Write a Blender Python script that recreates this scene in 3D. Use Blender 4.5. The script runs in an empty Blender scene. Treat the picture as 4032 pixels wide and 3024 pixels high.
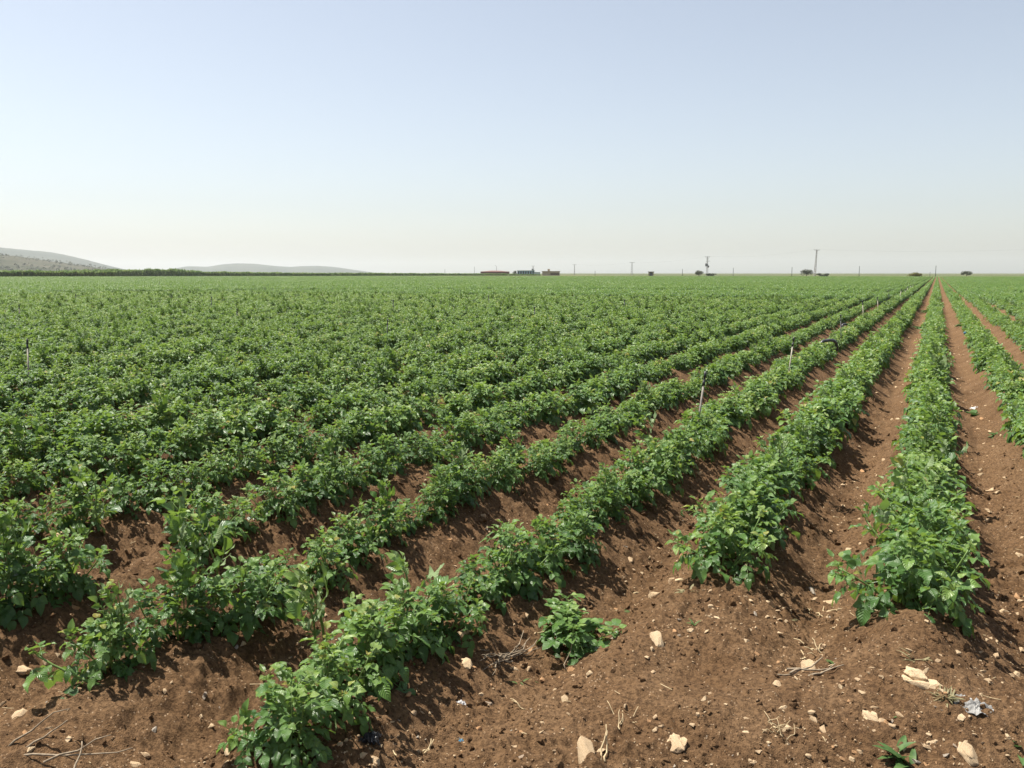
import bpy, bmesh, math, random
import numpy as np
from mathutils import Vector, Matrix

random.seed(7)
RNG = np.random.default_rng(11)
SC = bpy.context.scene
COL = SC.collection
R = math.radians

# ------------------------------------------------------------------ camera
CAM_H = 1.74
YAW, PITCH, FPX = R(26.4), R(7.43), 850.0
FW = np.array([-math.sin(YAW) * math.cos(PITCH), math.cos(YAW) * math.cos(PITCH), -math.sin(PITCH)])
RT = np.array([math.cos(YAW), math.sin(YAW), 0.0])
UP = np.cross(RT, FW)
SUN_AZ_LEFT, SUN_EL = 88.0, 65.0          # degrees left of the row direction (+Y), and above the horizon

cam = bpy.data.cameras.new('camera')
cam.sensor_width = 36.0
cam.lens = FPX / 1024 * 36.0
cam.clip_start, cam.clip_end = 0.05, 60000
camo = bpy.data.objects.new('camera', cam)
COL.objects.link(camo)
camo.location = (0, 0, CAM_H)
camo.rotation_euler = (math.pi / 2 - PITCH, 0, YAW)
SC.camera = camo

# ------------------------------------------------------------------ noise and terrain
def _hash(ix, iy, seed):
    h = (ix.astype(np.int64) * 374761393 + iy.astype(np.int64) * 668265263 + seed * 974634541) & 0xFFFFFFFF
    h = ((h ^ (h >> 13)) * 1274126177) & 0xFFFFFFFF
    h = (h ^ (h >> 16)) & 0xFFFFFFFF
    return h / 4294967295.0

def vnoise(x, y, seed=0):
    x = np.asarray(x, float); y = np.asarray(y, float)
    ix, iy = np.floor(x), np.floor(y)
    fx, fy = x - ix, y - iy
    fx = fx * fx * fx * (fx * (fx * 6 - 15) + 10); fy = fy * fy * fy * (fy * (fy * 6 - 15) + 10)
    a = _hash(ix, iy, seed); b = _hash(ix + 1, iy, seed); c = _hash(ix, iy + 1, seed); d = _hash(ix + 1, iy + 1, seed)
    return (a + (b - a) * fx) * (1 - fy) + (c + (d - c) * fx) * fy

def sstep(a, b, x):
    t = np.clip((x - a) / (b - a), 0, 1)
    return t * t * (3 - 2 * t)

SP = 0.9
# where each row's ridge and planting begin (distance along the row), right to left
ROW_END = {-6: 5.2, -5: 5.0, -4: 4.9, -3: 4.7, -2: 4.5, -1: 4.2, 0: 3.9, 1: 4.1, 2: 1.82, 3: 2.0, 4: 1.3, 5: 1.0, 6: .8, 7: .6, 8: .4}
_kx = np.array(sorted(ROW_END)); _ky = np.array([ROW_END[k] for k in _kx])

def end_y(x):
    return np.interp(-np.asarray(x, float) / SP, _kx, _ky)

DENTS = []      # (x, y, radius, depth)

def ground_z(x, y, detail=True):
    x = np.asarray(x, float); y = np.asarray(y, float)
    r = np.hypot(x, y)
    wob = 0.05 * (vnoise(x * .35, y * .5, 3) - .5)
    c = .5 + .5 * np.cos(2 * np.pi * (x + wob) / SP)
    ridge = c ** .85
    e = end_y(x)
    amp = .15 * sstep(-.9, .2, y - e) + .055 * sstep(-2.2, -.3, y - e)
    amp = amp * (.85 + .3 * vnoise(x / SP, y * .6, 5))
    fade = 1 - sstep(45, 90, r)
    z = ridge * amp * fade + .03
    head = 1 - sstep(-.9, .5, y - e)
    z = z + head * (.05 + .19 * (vnoise(x * .8, y * .9, 8) - .35) + .06 * (vnoise(x * 2.1, y * 2.1, 9) - .5))
    z = z + (.05 * (vnoise(x * 1.7, y * 1.7, 12) - .5) + .03 * (vnoise(x * 4.5, y * 4.5, 13) - .5)) * fade
    for (dx, dy, dr, dd) in DENTS:
        q = ((x - dx) ** 2 + (y - dy) ** 2) / (dr * dr)
        z = z - dd * np.exp(-q)
    if detail:
        near = 1 - sstep(10, 26, r)
        b = vnoise(x * 13, y * 13, 21); b = np.maximum(0, b - .45)
        g = vnoise(x * 29, y * 29, 22); g = np.maximum(0, g - .42)
        h = vnoise(x * 63 + 3 * b, y * 63, 23)
        patch = .45 + 1.1 * vnoise(x * 1.3, y * 1.3, 31)
        z = z + near * patch * (.040 * b + .036 * g + .012 * h)
    return z

def ray_dir(px, py):
    u = (px / 3.9375 - 512) / FPX
    v = (384 - py / 3.9375) / FPX
    return FW + u * RT + v * UP

def ground_at(px, py, lift=0.0):
    """where the line of sight through a place seen in the photograph meets the soil"""
    d = ray_dir(px, py)
    t = np.geomspace(.8, 900, 3000)
    p = np.outer(t, d); z = p[:, 2] + CAM_H
    below = z < ground_z(p[:, 0], p[:, 1], False) + lift
    i = int(np.argmax(below)) if below.any() else len(t) - 1
    a, b = t[max(i - 1, 0)], t[i]
    for _ in range(30):
        m = (a + b) / 2; q = d * m
        if q[2] + CAM_H < float(ground_z(q[0], q[1], False)) + lift: b = m
        else: a = m
    q = d * b
    return float(q[0]), float(q[1]), b

def far_at(px, dist):
    d = ray_dir(px, 1075.0)
    h = math.hypot(d[0], d[1])
    return d[0] / h * dist, d[1] / h * dist

_dx, _dy, _ = ground_at(2790, 2640)
DENTS.append((_dx, _dy, .16, .07))
_dx, _dy, _ = ground_at(3150, 2600)
DENTS.append((_dx, _dy, .2, .05))
_dx, _dy, _ = ground_at(2500, 2720)
DENTS.append((_dx, _dy, .30, -.05))

def project(x, y, z):
    p = np.array([x, y, z - CAM_H])
    f = p @ FW
    return (p @ RT) / f * FPX + 512, 384 - (p @ UP) / f * FPX, f

# ------------------------------------------------------------------ object helpers
def tag(o, label=None, cat=None, group=None, kind=None):
    if label: o['label'] = label
    if cat: o['category'] = cat
    if group: o['group'] = group
    if kind: o['kind'] = kind
    return o

def empty(name, loc=(0, 0, 0), rot=(0, 0, 0), scale=1.0):
    o = bpy.data.objects.new(name, None)
    o.empty_display_size = .1
    o.location = loc; o.rotation_euler = rot; o.scale = (scale,) * 3 if np.isscalar(scale) else scale
    COL.objects.link(o)
    return o

def link(name, me, parent=None, loc=(0, 0, 0), rot=(0, 0, 0), scale=1.0):
    o = bpy.data.objects.new(name, me)
    o.location = loc; o.rotation_euler = rot
    o.scale = (scale,) * 3 if np.isscalar(scale) else scale
    if parent: o.parent = parent
    COL.objects.link(o)
    return o

def np_mesh(name, verts, quads, mat=None, uv=None, attrs=None, smooth=True, size=4):
    me = bpy.data.meshes.new(name)
    verts = np.asarray(verts, np.float32); quads = np.asarray(quads, np.int32)
    nf = len(quads)
    me.vertices.add(len(verts)); me.vertices.foreach_set('co', verts.ravel())
    me.loops.add(nf * size); me.loops.foreach_set('vertex_index', quads.ravel())
    me.polygons.add(nf)
    me.polygons.foreach_set('loop_start', np.arange(nf, dtype=np.int32) * size)
    me.polygons.foreach_set('use_smooth', np.full(nf, smooth, bool))
    if uv is not None:
        l = me.uv_layers.new(name='UVMap')
        l.data.foreach_set('uv', np.asarray(uv, np.float32)[quads.ravel()].ravel())
    for k, v in (attrs or {}).items():
        a = me.attributes.new(k, 'FLOAT', 'POINT')
        a.data.foreach_set('value', np.asarray(v, np.float32))
    me.update(calc_edges=True)
    me.validate()
    if mat: me.materials.append(mat)
    return me

class MB:
    """boxes, tubes and loose quads collected into one mesh"""
    def __init__(self): self.v = []; self.f = []
    def add(self, vs, fs):
        n = len(self.v); self.v += [tuple(v) for v in vs]; self.f += [tuple(i + n for i in f) for f in fs]
    def box(self, c, s, rz=0.0):
        x, y, z = s[0] / 2, s[1] / 2, s[2] / 2
        cs, sn = math.cos(rz), math.sin(rz)
        vs = []
        for dz in (-z, z):
            for dx, dy in ((-x, -y), (x, -y), (x, y), (-x, y)):
                vs.append((c[0] + dx * cs - dy * sn, c[1] + dx * sn + dy * cs, c[2] + dz))
        self.add(vs, [(3, 2, 1, 0), (4, 5, 6, 7), (0, 1, 5, 4), (1, 2, 6, 5), (2, 3, 7, 6), (3, 0, 4, 7)])
    def tube(self, pts, rad, n=6, cap=True):
        pts = [Vector(p) for p in pts]
        rad = [rad] * len(pts) if np.isscalar(rad) else rad
        vs, fs = [], []
        for i, p in enumerate(pts):
            t = (pts[min(i + 1, len(pts) - 1)] - pts[max(i - 1, 0)]).normalized()
            a = t.cross(Vector((0, 0, 1)))
            if a.length < .05: a = t.cross(Vector((1, 0, 0)))
            a.normalize(); b = t.cross(a)
            for k in range(n):
                an = 2 * math.pi * k / n
                vs.append(p + (a * math.cos(an) + b * math.sin(an)) * rad[i])
        for i in range(len(pts) - 1):
            for k in range(n):
                fs.append((i * n + k, i * n + (k + 1) % n, (i + 1) * n + (k + 1) % n, (i + 1) * n + k))
        if cap:
            fs.append(tuple(range(n))); fs.append(tuple((len(pts) - 1) * n + k for k in reversed(range(n))))
        self.add(vs, fs)
    def mesh(self, name, mat, smooth=False):
        me = bpy.data.meshes.new(name)
        me.from_pydata(self.v, [], self.f)
        bm = bmesh.new(); bm.from_mesh(me); bmesh.ops.recalc_face_normals(bm, faces=bm.faces); bm.to_mesh(me); bm.free()
        if smooth:
            for p in me.polygons: p.use_smooth = True
        me.materials.append(mat)
        return me
    def build(self, name, mat, parent=None, smooth=False, loc=(0, 0, 0), rot=(0, 0, 0)):
        return link(name, self.mesh(name, mat, smooth), parent, loc, rot)

# ------------------------------------------------------------------ materials
class NT:
    def __init__(self, name):
        self.m = bpy.data.materials.new(name); self.m.use_nodes = True
        self.t = self.m.node_tree; self.t.nodes.clear()
        self.out = self.n('ShaderNodeOutputMaterial')
    def n(self, typ, **kw):
        x = self.t.nodes.new(typ)
        for k, v in kw.items(): setattr(x, k, v)
        return x
    def l(self, a, b): self.t.links.new(a, b)
    def noise(self, vec, scale, detail=4, rough=.55):
        x = self.n('ShaderNodeTexNoise'); x.inputs['Scale'].default_value = scale
        x.inputs['Detail'].default_value = detail; x.inputs['Roughness'].default_value = rough
        self.l(vec, x.inputs['Vector']); return x.outputs['Fac']
    def ramp(self, fac, stops):
        x = self.n('ShaderNodeValToRGB'); e = x.color_ramp.elements
        while len(e) < len(stops): e.new(.5)
        for i, (p, c) in enumerate(stops):
            e[i].position = p; e[i].color = (*c, 1) if len(c) == 3 else c
        self.l(fac, x.inputs['Fac']); return x.outputs['Color']
    def mix(self, fac, a, b, blend='MIX'):
        x = self.n('ShaderNodeMix', data_type='RGBA', blend_type=blend)
        for s, v in ((0, fac), (6, a), (7, b)):
            if isinstance(v, (int, float)): x.inputs[s].default_value = v
            elif isinstance(v, tuple): x.inputs[s].default_value = (*v, 1)
            else: self.l(v, x.inputs[s])
        return x.outputs[2]
    def math(self, op, a, b=None, c=None):
        x = self.n('ShaderNodeMath', operation=op)
        for i, v in enumerate((a, b, c)):
            if v is None: continue
            if isinstance(v, (int, float)): x.inputs[i].default_value = v
            else: self.l(v, x.inputs[i])
        return x.outputs[0]
    def bump(self, h, strength, dist, normal=None):
        x = self.n('ShaderNodeBump'); x.inputs['Strength'].default_value = strength; x.inputs['Distance'].default_value = dist
        self.l(h, x.inputs['Height'])
        if normal: self.l(normal, x.inputs['Normal'])
        return x.outputs['Normal']
    def bsdf(self, color, rough=.8, spec=.3, normal=None, metal=0.0):
        x = self.n('ShaderNodeBsdfPrincipled')
        if isinstance(color, tuple): x.inputs['Base Color'].default_value = (*color, 1)
        else: self.l(color, x.inputs['Base Color'])
        if isinstance(rough, (int, float)): x.inputs['Roughness'].default_value = rough
        else: self.l(rough, x.inputs['Roughness'])
        x.inputs['Specular IOR Level'].default_value = spec
        x.inputs['Metallic'].default_value = metal
        if normal: self.l(normal, x.inputs['Normal'])
        return x.outputs['BSDF']
    def done(self, sh):
        self.l(sh, self.out.inputs['Surface']); return self.m

def mat_soil():
    t = NT('brown_soil')
    pos = t.n('ShaderNodeNewGeometry').outputs['Position']
    big = t.noise(pos, .9, 4); mid = t.noise(pos, 5, 5, .65); fine = t.noise(pos, 60, 5, .7); grit = t.noise(pos, 210, 3, .6)
    c = t.ramp(big, [(.30, (.090, .049, .022)), (.70, (.186, .108, .053))])
    c = t.mix(t.ramp(mid, [(.35, (0, 0, 0)), (.7, (1, 1, 1))]), c, (.215, .131, .068))
    c = t.mix(t.ramp(fine, [(.40, (.35, .35, .35)), (.58, (1, 1, 1))]), (.034, .018, .009), c)  # low grain darkened: shade in the soil's pits painted into the colour
    # pale crumbs of limestone in the soil
    vo = t.n('ShaderNodeTexVoronoi'); vo.inputs['Scale'].default_value = 85; t.l(pos, vo.inputs['Vector'])
    sel = t.math('GREATER_THAN', t.math('MULTIPLY', t.noise(pos, 14, 2), vo.outputs['Color']), .40)
    dot = t.math('MULTIPLY', t.math('LESS_THAN', vo.outputs['Distance'], .28), sel)
    c = t.mix(t.math('MULTIPLY', dot, .75), c, (.42, .30, .19))
    # beyond the field (about 400 m) the plain is green and straw coloured
    ln = t.n('ShaderNodeVectorMath', operation='LENGTH'); t.l(pos, ln.inputs[0])
    farf = t.n('ShaderNodeMapRange'); farf.inputs[1].default_value = 400; farf.inputs[2].default_value = 470
    t.l(ln.outputs['Value'], farf.inputs[0])
    fc = t.ramp(t.noise(pos, .006, 3), [(.35, (.05, .075, .028)), (.5, (.085, .1, .04)), (.65, (.13, .12, .06))])
    c = t.mix(farf.outputs[0], c, fc)
    h = t.math('ADD', t.math('MULTIPLY', fine, .7), t.math('MULTIPLY', grit, .5))
    nrm = t.bump(h, 1.0, .022)
    return t.done(t.bsdf(c, .95, .12, nrm))

def mat_leaf():
    t = NT('potato_leaf')
    geo = t.n('ShaderNodeNewGeometry'); uv = t.n('ShaderNodeUVMap', uv_map='UVMap')
    sx = t.n('ShaderNodeSeparateXYZ'); t.l(uv.outputs['UV'], sx.inputs[0])
    u, v = sx.outputs[0], sx.outputs[1]
    av = t.math('ABSOLUTE', v)
    var = t.n('ShaderNodeAttribute', attribute_name='leaf_var').outputs['Fac']
    rnd = t.n('ShaderNodeObjectInfo').outputs['Random']
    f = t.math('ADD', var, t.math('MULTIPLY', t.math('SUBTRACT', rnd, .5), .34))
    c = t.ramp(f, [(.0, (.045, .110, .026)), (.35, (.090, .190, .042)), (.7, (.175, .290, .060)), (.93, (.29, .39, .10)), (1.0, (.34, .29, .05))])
    blot = t.noise(geo.outputs['Position'], 35, 3)
    c = t.mix(t.math('MULTIPLY', blot, .3), c, (.022, .065, .016))
    mid = t.math('LESS_THAN', av, .055)
    vein = t.math('SINE', t.math('MULTIPLY', t.math('SUBTRACT', u, t.math('MULTIPLY', av, .34)), 42))
    vn = t.math('MULTIPLY', t.math('GREATER_THAN', vein, .9), .16)
    c = t.mix(t.math('MAXIMUM', t.math('MULTIPLY', mid, .55), vn), c, (.10, .19, .06))
    under = t.mix(.75, c, (.30, .38, .20))
    c2 = t.mix(geo.outputs['Backfacing'], c, under)
    nrm = t.bump(t.math('SUBTRACT', t.math('MULTIPLY', vein, -.5), t.math('MULTIPLY', mid, 1.2)), .55, .003)
    p = t.bsdf(c2, .36, .55, nrm)
    tr = t.n('ShaderNodeBsdfTranslucent')
    t.l(t.mix(.65, c, (.23, .36, .035)), tr.inputs['Color'])
    mx = t.n('ShaderNodeMixShader'); mx.inputs[0].default_value = .34
    t.l(p, mx.inputs[1]); t.l(tr.outputs[0], mx.inputs[2])
    return t.done(mx.outputs[0])

def mat_plain(name, col, rough=.8, spec=.3, nscale=30, var=.35, bump=.3, bdist=.004, metal=0.0, coords='Object'):
    t = NT(name)
    co = t.n('ShaderNodeTexCoord').outputs[coords]
    n = t.noise(co, nscale, 5, .6)
    dark = tuple(x * (1 - var) for x in col); lite = tuple(min(1, x * (1 + var * .6)) for x in col)
    c = t.ramp(n, [(.3, dark), (.7, lite)])
    return t.done(t.bsdf(c, rough, spec, t.bump(n, bump, bdist), metal))

def mat_stone(name, a, b, c3):
    t = NT(name)
    co = t.n('ShaderNodeTexCoord').outputs['Object']
    oi = t.n('ShaderNodeObjectInfo').outputs['Random']
    mp = t.n('ShaderNodeVectorMath', operation='ADD'); t.l(co, mp.inputs[0]); t.l(oi, mp.inputs[1])
    n1 = t.noise(mp.outputs[0], 18, 5, .6); n2 = t.noise(mp.outputs[0], 90, 4, .7)
    c = t.ramp(n1, [(.3, a), (.55, b), (.75, c3)])
    c = t.mix(t.math('MULTIPLY', t.math('SUBTRACT', oi, .2), .5), c, (.40, .25, .14))
    c = t.mix(t.ramp(n2, [(.48, (0, 0, 0)), (.66, (.8, .8, .8))]), c, (.20, .125, .07))
    return t.done(t.bsdf(c, .9, .2, t.bump(t.math('ADD', n1, t.math('MULTIPLY', n2, .5)), .8, .006)))

M = {}
M['soil'] = mat_soil()
M['leaf'] = mat_leaf()
M['stem'] = mat_plain('potato_stem', (.13, .21, .05), .55, .4, 25, .35, .2, .002)
M['stone'] = mat_stone('pale_limestone', (.46, .33, .18), (.68, .52, .33), (.76, .63, .45))
M['stone_orange'] = mat_stone('orange_limestone', (.36, .19, .09), (.50, .29, .14), (.58, .38, .22))
M['stone_grey'] = mat_stone('grey_stone', (.30, .27, .22), (.42, .37, .30), (.52, .47, .40))
M['straw'] = mat_plain('dry_straw', (.46, .36, .21), .8, .3, 60, .4)
M['twig'] = mat_plain('dead_twig', (.27, .215, .15), .9, .2, 60, .5)
M['black_plastic'] = mat_plain('black_plastic', (.018, .019, .022), .42, .5, 12, .5, .15)
M['hose'] = mat_plain('dusty_black_hose', (.05, .052, .058), .38, .5, 9, .6, .15)
M['white_pipe'] = mat_plain('weathered_white_pipe', (.36, .33, .26), .6, .4, 14, .45, .15)
M['grey_pipe'] = mat_plain('weathered_grey_pipe', (.25, .225, .19), .75, .3, 14, .4, .2)
M['dark_pipe'] = mat_plain('dark_pipe', (.045, .05, .055), .55, .4, 14, .4, .2)
M['paper'] = mat_plain('crumpled_white_paper', (.72, .71, .69), .8, .3, 40, .15, .4)
M['rag'] = mat_plain('dirty_white_rag', (.27, .265, .25), .85, .2, 22, .55, .8, .008)
M['blue_plastic'] = mat_plain('blue_plastic', (.06, .22, .36), .35, .5, 14, .5)
M['concrete'] = mat_plain('grey_concrete_pole', (.33, .32, .30), .85, .2, 2, .25)
M['steel'] = mat_plain('galvanised_steel', (.22, .225, .23), .6, .5, 2, .25)
M['red_roof'] = mat_plain('red_sheet_roof', (.16, .06, .048), .55, .4, .3, .2)
M['cream_wall'] = mat_plain('cream_wall', (.55, .47, .36), .85, .2, .5, .15)
M['tan_wall'] = mat_plain('tan_block_wall', (.38, .31, .22), .9, .2, .8, .25)
M['blue_wall'] = mat_plain('blue_grey_sheet', (.23, .33, .45), .55, .4, .3, .15)
M['grey_roof'] = mat_plain('grey_sheet_roof', (.44, .46, .47), .5, .4, .3, .15)
M['bark'] = mat_plain('grey_bark', (.14, .105, .07), .95, .1, 3, .4)

def mat_mass(name, dark, lite, scale=.6, tr=.2, spec=.3, rough=.6):
    t = NT(name)
    pos = t.n('ShaderNodeNewGeometry').outputs['Position']
    c = t.ramp(t.noise(pos, scale, 4), [(.35, dark), (.65, lite)])
    p = t.bsdf(c, rough, spec)
    x = t.n('ShaderNodeBsdfTranslucent'); t.l(c, x.inputs['Color'])
    mx = t.n('ShaderNodeMixShader'); mx.inputs[0].default_value = tr
    t.l(p, mx.inputs[1]); t.l(x.outputs[0], mx.inputs[2])
    return t.done(mx.outputs[0])
M['tall_crop'] = mat_mass('tall_green_crop', (.11, .20, .05), (.24, .31, .11), .4, .45)
M['olive'] = mat_mass('olive_foliage', (.06, .078, .045), (.12, .13, .08), 1.5)
M['yellow_bush'] = mat_mass('yellow_green_bush', (.09, .10, .02), (.19, .18, .03), 1.5)
M['weed'] = mat_mass('weed_leaf', (.05, .11, .03), (.10, .17, .05), 40, .3)
M['dry_weed'] = mat_mass('dry_weed_leaf', (.16, .15, .07), (.30, .26, .14), 40, .3)
M['hill'] = mat_mass('dry_scrub_hill', (.042, .050, .034), (.085, .083, .062), .01, 0, 0, 1.0)
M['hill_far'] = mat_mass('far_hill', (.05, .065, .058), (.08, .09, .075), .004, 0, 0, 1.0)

# ------------------------------------------------------------------ ground: one sheet from the camera's feet to the horizon
def build_ground():
    fine0, fine1 = R(-72), R(22)               # azimuth clockwise from +Y
    az = np.concatenate([np.arange(fine0, fine1, R(.1)), np.arange(fine1, 2 * math.pi + fine0 - R(.5), R(3))])
    rad = np.concatenate([np.exp(np.arange(math.log(.25), math.log(1.5), .05)), np.exp(np.arange(math.log(1.5), math.log(12), .0036)),
                          np.exp(np.arange(math.log(12), math.log(60), .011)), np.exp(np.arange(math.log(60), math.log(16000), .07))])
    A, Q = np.meshgrid(az, rad)
    x, y = Q * np.sin(A), Q * np.cos(A)
    z = ground_z(x, y)
    n, m = len(rad), len(az)
    v = np.stack([x, y, z], -1).reshape(-1, 3)
    i = np.arange(n - 1)[:, None] * m; j = np.arange(m)[None, :]; j2 = (j + 1) % m
    q = np.stack([i + j, i + m + j, i + m + j2, i + j2], -1).reshape(-1, 4)[:, ::-1]
    c = len(v)
    v = np.vstack([v, [[0, 0, float(ground_z(0., 0.))]]])
    cap = np.stack([np.full(m // 2 + m % 2, c), np.arange(0, m, 2), (np.arange(0, m, 2) + 1) % m, (np.arange(0, m, 2) + 2) % m], -1)[:, [0, 3, 2, 1]]
    q = np.vstack([q, cap[:m // 2]])
    me = np_mesh('ground', v, q, M['soil'])
    tag(link('ground', me), kind='structure')
build_ground()

# ------------------------------------------------------------------ potato plants
def leaflet_grid(nu, nv, fold, curl, wave, seed):
    u = np.linspace(0, 1, nu + 1); v = np.linspace(-1, 1, nv + 1)
    U, V = np.meshgrid(u, v, indexing='ij')
    prof = np.sin(np.pi * np.clip(U, 0, 1) ** .78) ** .85 * (1 - .25 * U) + .02
    X = U
    Y = V * prof * .36
    Z = fold * np.abs(V) * prof * .36 - curl * U ** 2 + wave * np.sin(U * 9 + seed) * np.abs(V) * .06
    q = []
    for a in range(nu):
        for b in range(nv):
            q.append((a * (nv + 1) + b, (a + 1) * (nv + 1) + b, (a + 1) * (nv + 1) + b + 1, a * (nv + 1) + b + 1))
    return np.stack([X, Y, Z], -1).reshape(-1, 3), np.array(q), np.stack([U, V], -1).reshape(-1, 2)

LODS = {0: (6, 4), 1: (3, 2), 2: (2, 1)}

class Plant:
    def __init__(self, lod):
        self.lod = lod; self.v = []; self.q = []; self.uv = []; self.var = []; self.n = 0
        self.stems = []
    def leaflet(self, p, d, nrm, length, var, rng):
        d = d / np.linalg.norm(d)
        s = np.cross(nrm, d); s /= np.linalg.norm(s); nn = np.cross(d, s)
        g, q, uv = leaflet_grid(*LODS[self.lod], rng.uniform(.05, .6), rng.uniform(.08, .5), rng.uniform(.3, 1.6), rng.uniform(0, 6))
        w = rng.uniform(1.0, 1.35); length = length * (1.04, 1.34, 1.2)[self.lod]
        P = p + length * (g[:, :1] * d + g[:, 1:2] * w * s + g[:, 2:3] * nn)
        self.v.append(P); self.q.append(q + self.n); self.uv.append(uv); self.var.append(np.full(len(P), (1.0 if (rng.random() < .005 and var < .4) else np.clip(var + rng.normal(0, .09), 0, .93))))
        self.n += len(P)
    def ribbon(self, pts, w, var):
        """a leaf stalk as a thin three-sided rod"""
        pts = np.asarray(pts); k = len(pts); P = []
        for i in range(k):
            t = pts[min(i + 1, k - 1)] - pts[max(i - 1, 0)]; t = t / (np.linalg.norm(t) + 1e-9)
            a = np.cross(t, [0, 0, 1.]); na = np.linalg.norm(a); a = a / na if na > .05 else np.array([1., 0, 0]); b = np.cross(t, a)
            ww = w * (1 - .5 * i / k)
            for an in (0.3, 2.4, 4.5): P.append(pts[i] + ww * (a * math.cos(an) + b * math.sin(an)))
        q = [(i * 3 + j, i * 3 + (j + 1) % 3, (i + 1) * 3 + (j + 1) % 3, (i + 1) * 3 + j) for i in range(k - 1) for j in range(3)]
        self.v.append(np.array(P)); self.q.append(np.array(q) + self.n)
        self.uv.append(np.tile([.5, .02], (len(P), 1))); self.var.append(np.full(len(P), var)); self.n += len(P)
    def leaf(self, p, d, length, var, rng, droop=1.0, pairs=3, size=1.0, flip=False):
        d = d / np.linalg.norm(d)
        k = 5; pts = [p]; dd = d.copy()
        for i in range(k):
            dd = dd + np.array([0, 0, -.16 * droop]); dd /= np.linalg.norm(dd)
            pts.append(pts[-1] + dd * length / k)
        pts = np.array(pts)
        if self.lod == 0: self.ribbon(pts, .0022, .78)
        def fr(t):
            i = min(int(t * k), k - 1); f = t * k - i
            T = pts[i + 1] - pts[i]; T /= np.linalg.norm(T)
            S = np.cross(T, [0, 0, 1.]); nS = np.linalg.norm(S)
            S = S / nS if nS > .08 else np.array([math.cos(length * 99), math.sin(length * 99), 0])
            N = np.cross(S, T)
            return pts[i] * (1 - f) + pts[i + 1] * f, T, S, N
        for a in range(pairs):
            t = .38 + .52 * a / max(pairs - 1, 1) - .06
            q, T, S, N = fr(t)
            L = (.034 + .018 * a / max(pairs - 1, 1)) * size * rng.uniform(.85, 1.15)
            for sg in (-1, 1):
                ang = R(rng.uniform(48, 72))
                e = T * math.cos(ang) + sg * S * math.sin(ang) + N * rng.uniform(-.4, .25)
                nn = N + .35 * rng.normal(size=3) * .7 - sg * S * rng.uniform(-.25, .35)
                if flip: nn = np.array([.75, .5, -.1]) + rng.normal(size=3) * .3
                self.leaflet(q, e, nn, L, var, rng)
        q, T, S, N = fr(.99)
        if flip: N = np.array([.75, .5, -.1]) - T * (T @ np.array([.75, .5, -.1])) + .05 * S
        self.leaflet(q, T + N * rng.uniform(-.3, .1), N + .25 * rng.normal(size=3), .064 * size * rng.uniform(.85, 1.2), var + .03, rng)
    def stem(self, base, az, tilt, length, rng, nleaf, size=1.0, sag=0.0, tall=False):
        k = 8; p = np.array(base, float); pts = [p.copy()]
        el = math.pi / 2 - tilt
        for i in range(k):
            el += (R(5) * (1 - sag) - R(9) * sag)
            a = az + rng.normal(0, .08)
            p = p + length / k * np.array([math.cos(el) * math.cos(a), math.cos(el) * math.sin(a), math.sin(el)])
            if p[2] < -.03: p[2] = -.03 + .02 * rng.random()
            pts.append(p.copy())
        pts = np.array(pts)
        self.stems.append((pts, .0055 * size))
        ph = rng.uniform(0, 6.28)
        for j in range(nleaf):
            t = .16 + .84 * (j + .5) / nleaf
            i = min(int(t * k), k - 1); f = t * k - i
            q = pts[i] * (1 - f) + pts[i + 1] * f
            T = pts[i + 1] - pts[i]; T /= np.linalg.norm(T)
            ph += 2.4 + rng.normal(0, .25)
            side = np.array([math.cos(ph), math.sin(ph), 0]); side -= T * (side @ T); side /= np.linalg.norm(side) + 1e-6
            top = j / max(nleaf - 1, 1)
            up = .25 + .75 * top + rng.normal(0, .15)
            d = side * (1.0 - .3 * top) + T * up * .7 + np.array([0, 0, .1])
            L = (.10 + .085 * math.sin(math.pi * min(1, t * 1.05))) * (1.1 - .5 * top) * size * rng.uniform(.85, 1.15)
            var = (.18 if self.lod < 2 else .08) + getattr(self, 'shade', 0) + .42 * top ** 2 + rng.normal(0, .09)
            if tall: d = T * 1.0 + side * .55
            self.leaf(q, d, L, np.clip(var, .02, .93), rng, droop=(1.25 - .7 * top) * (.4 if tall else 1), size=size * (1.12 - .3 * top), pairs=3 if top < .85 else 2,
                      flip=(tall and top > .2))
        for j in range(3 if self.lod < 2 else 1):        # the young leaves at the tip
            a = rng.uniform(0, 6.28)
            self.leaf(pts[-1], np.array([math.cos(a) * .6, math.sin(a) * .6, .9]), .05 * size, .72 + rng.normal(0, .06), rng, .4, pairs=1, size=size * .62)
    def arrays(self):
        return np.vstack(self.v), np.vstack(self.q), np.vstack(self.uv), np.concatenate(self.var)
    def stem_mesh(self, i, name):
        pts, w = self.stems[i]
        b = MB(); b.tube([tuple(p) for p in pts], [w * (1.15 - .6 * j / len(pts)) for j in range(len(pts))], 6)
        return b.mesh(name, M['stem'], True)

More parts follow.
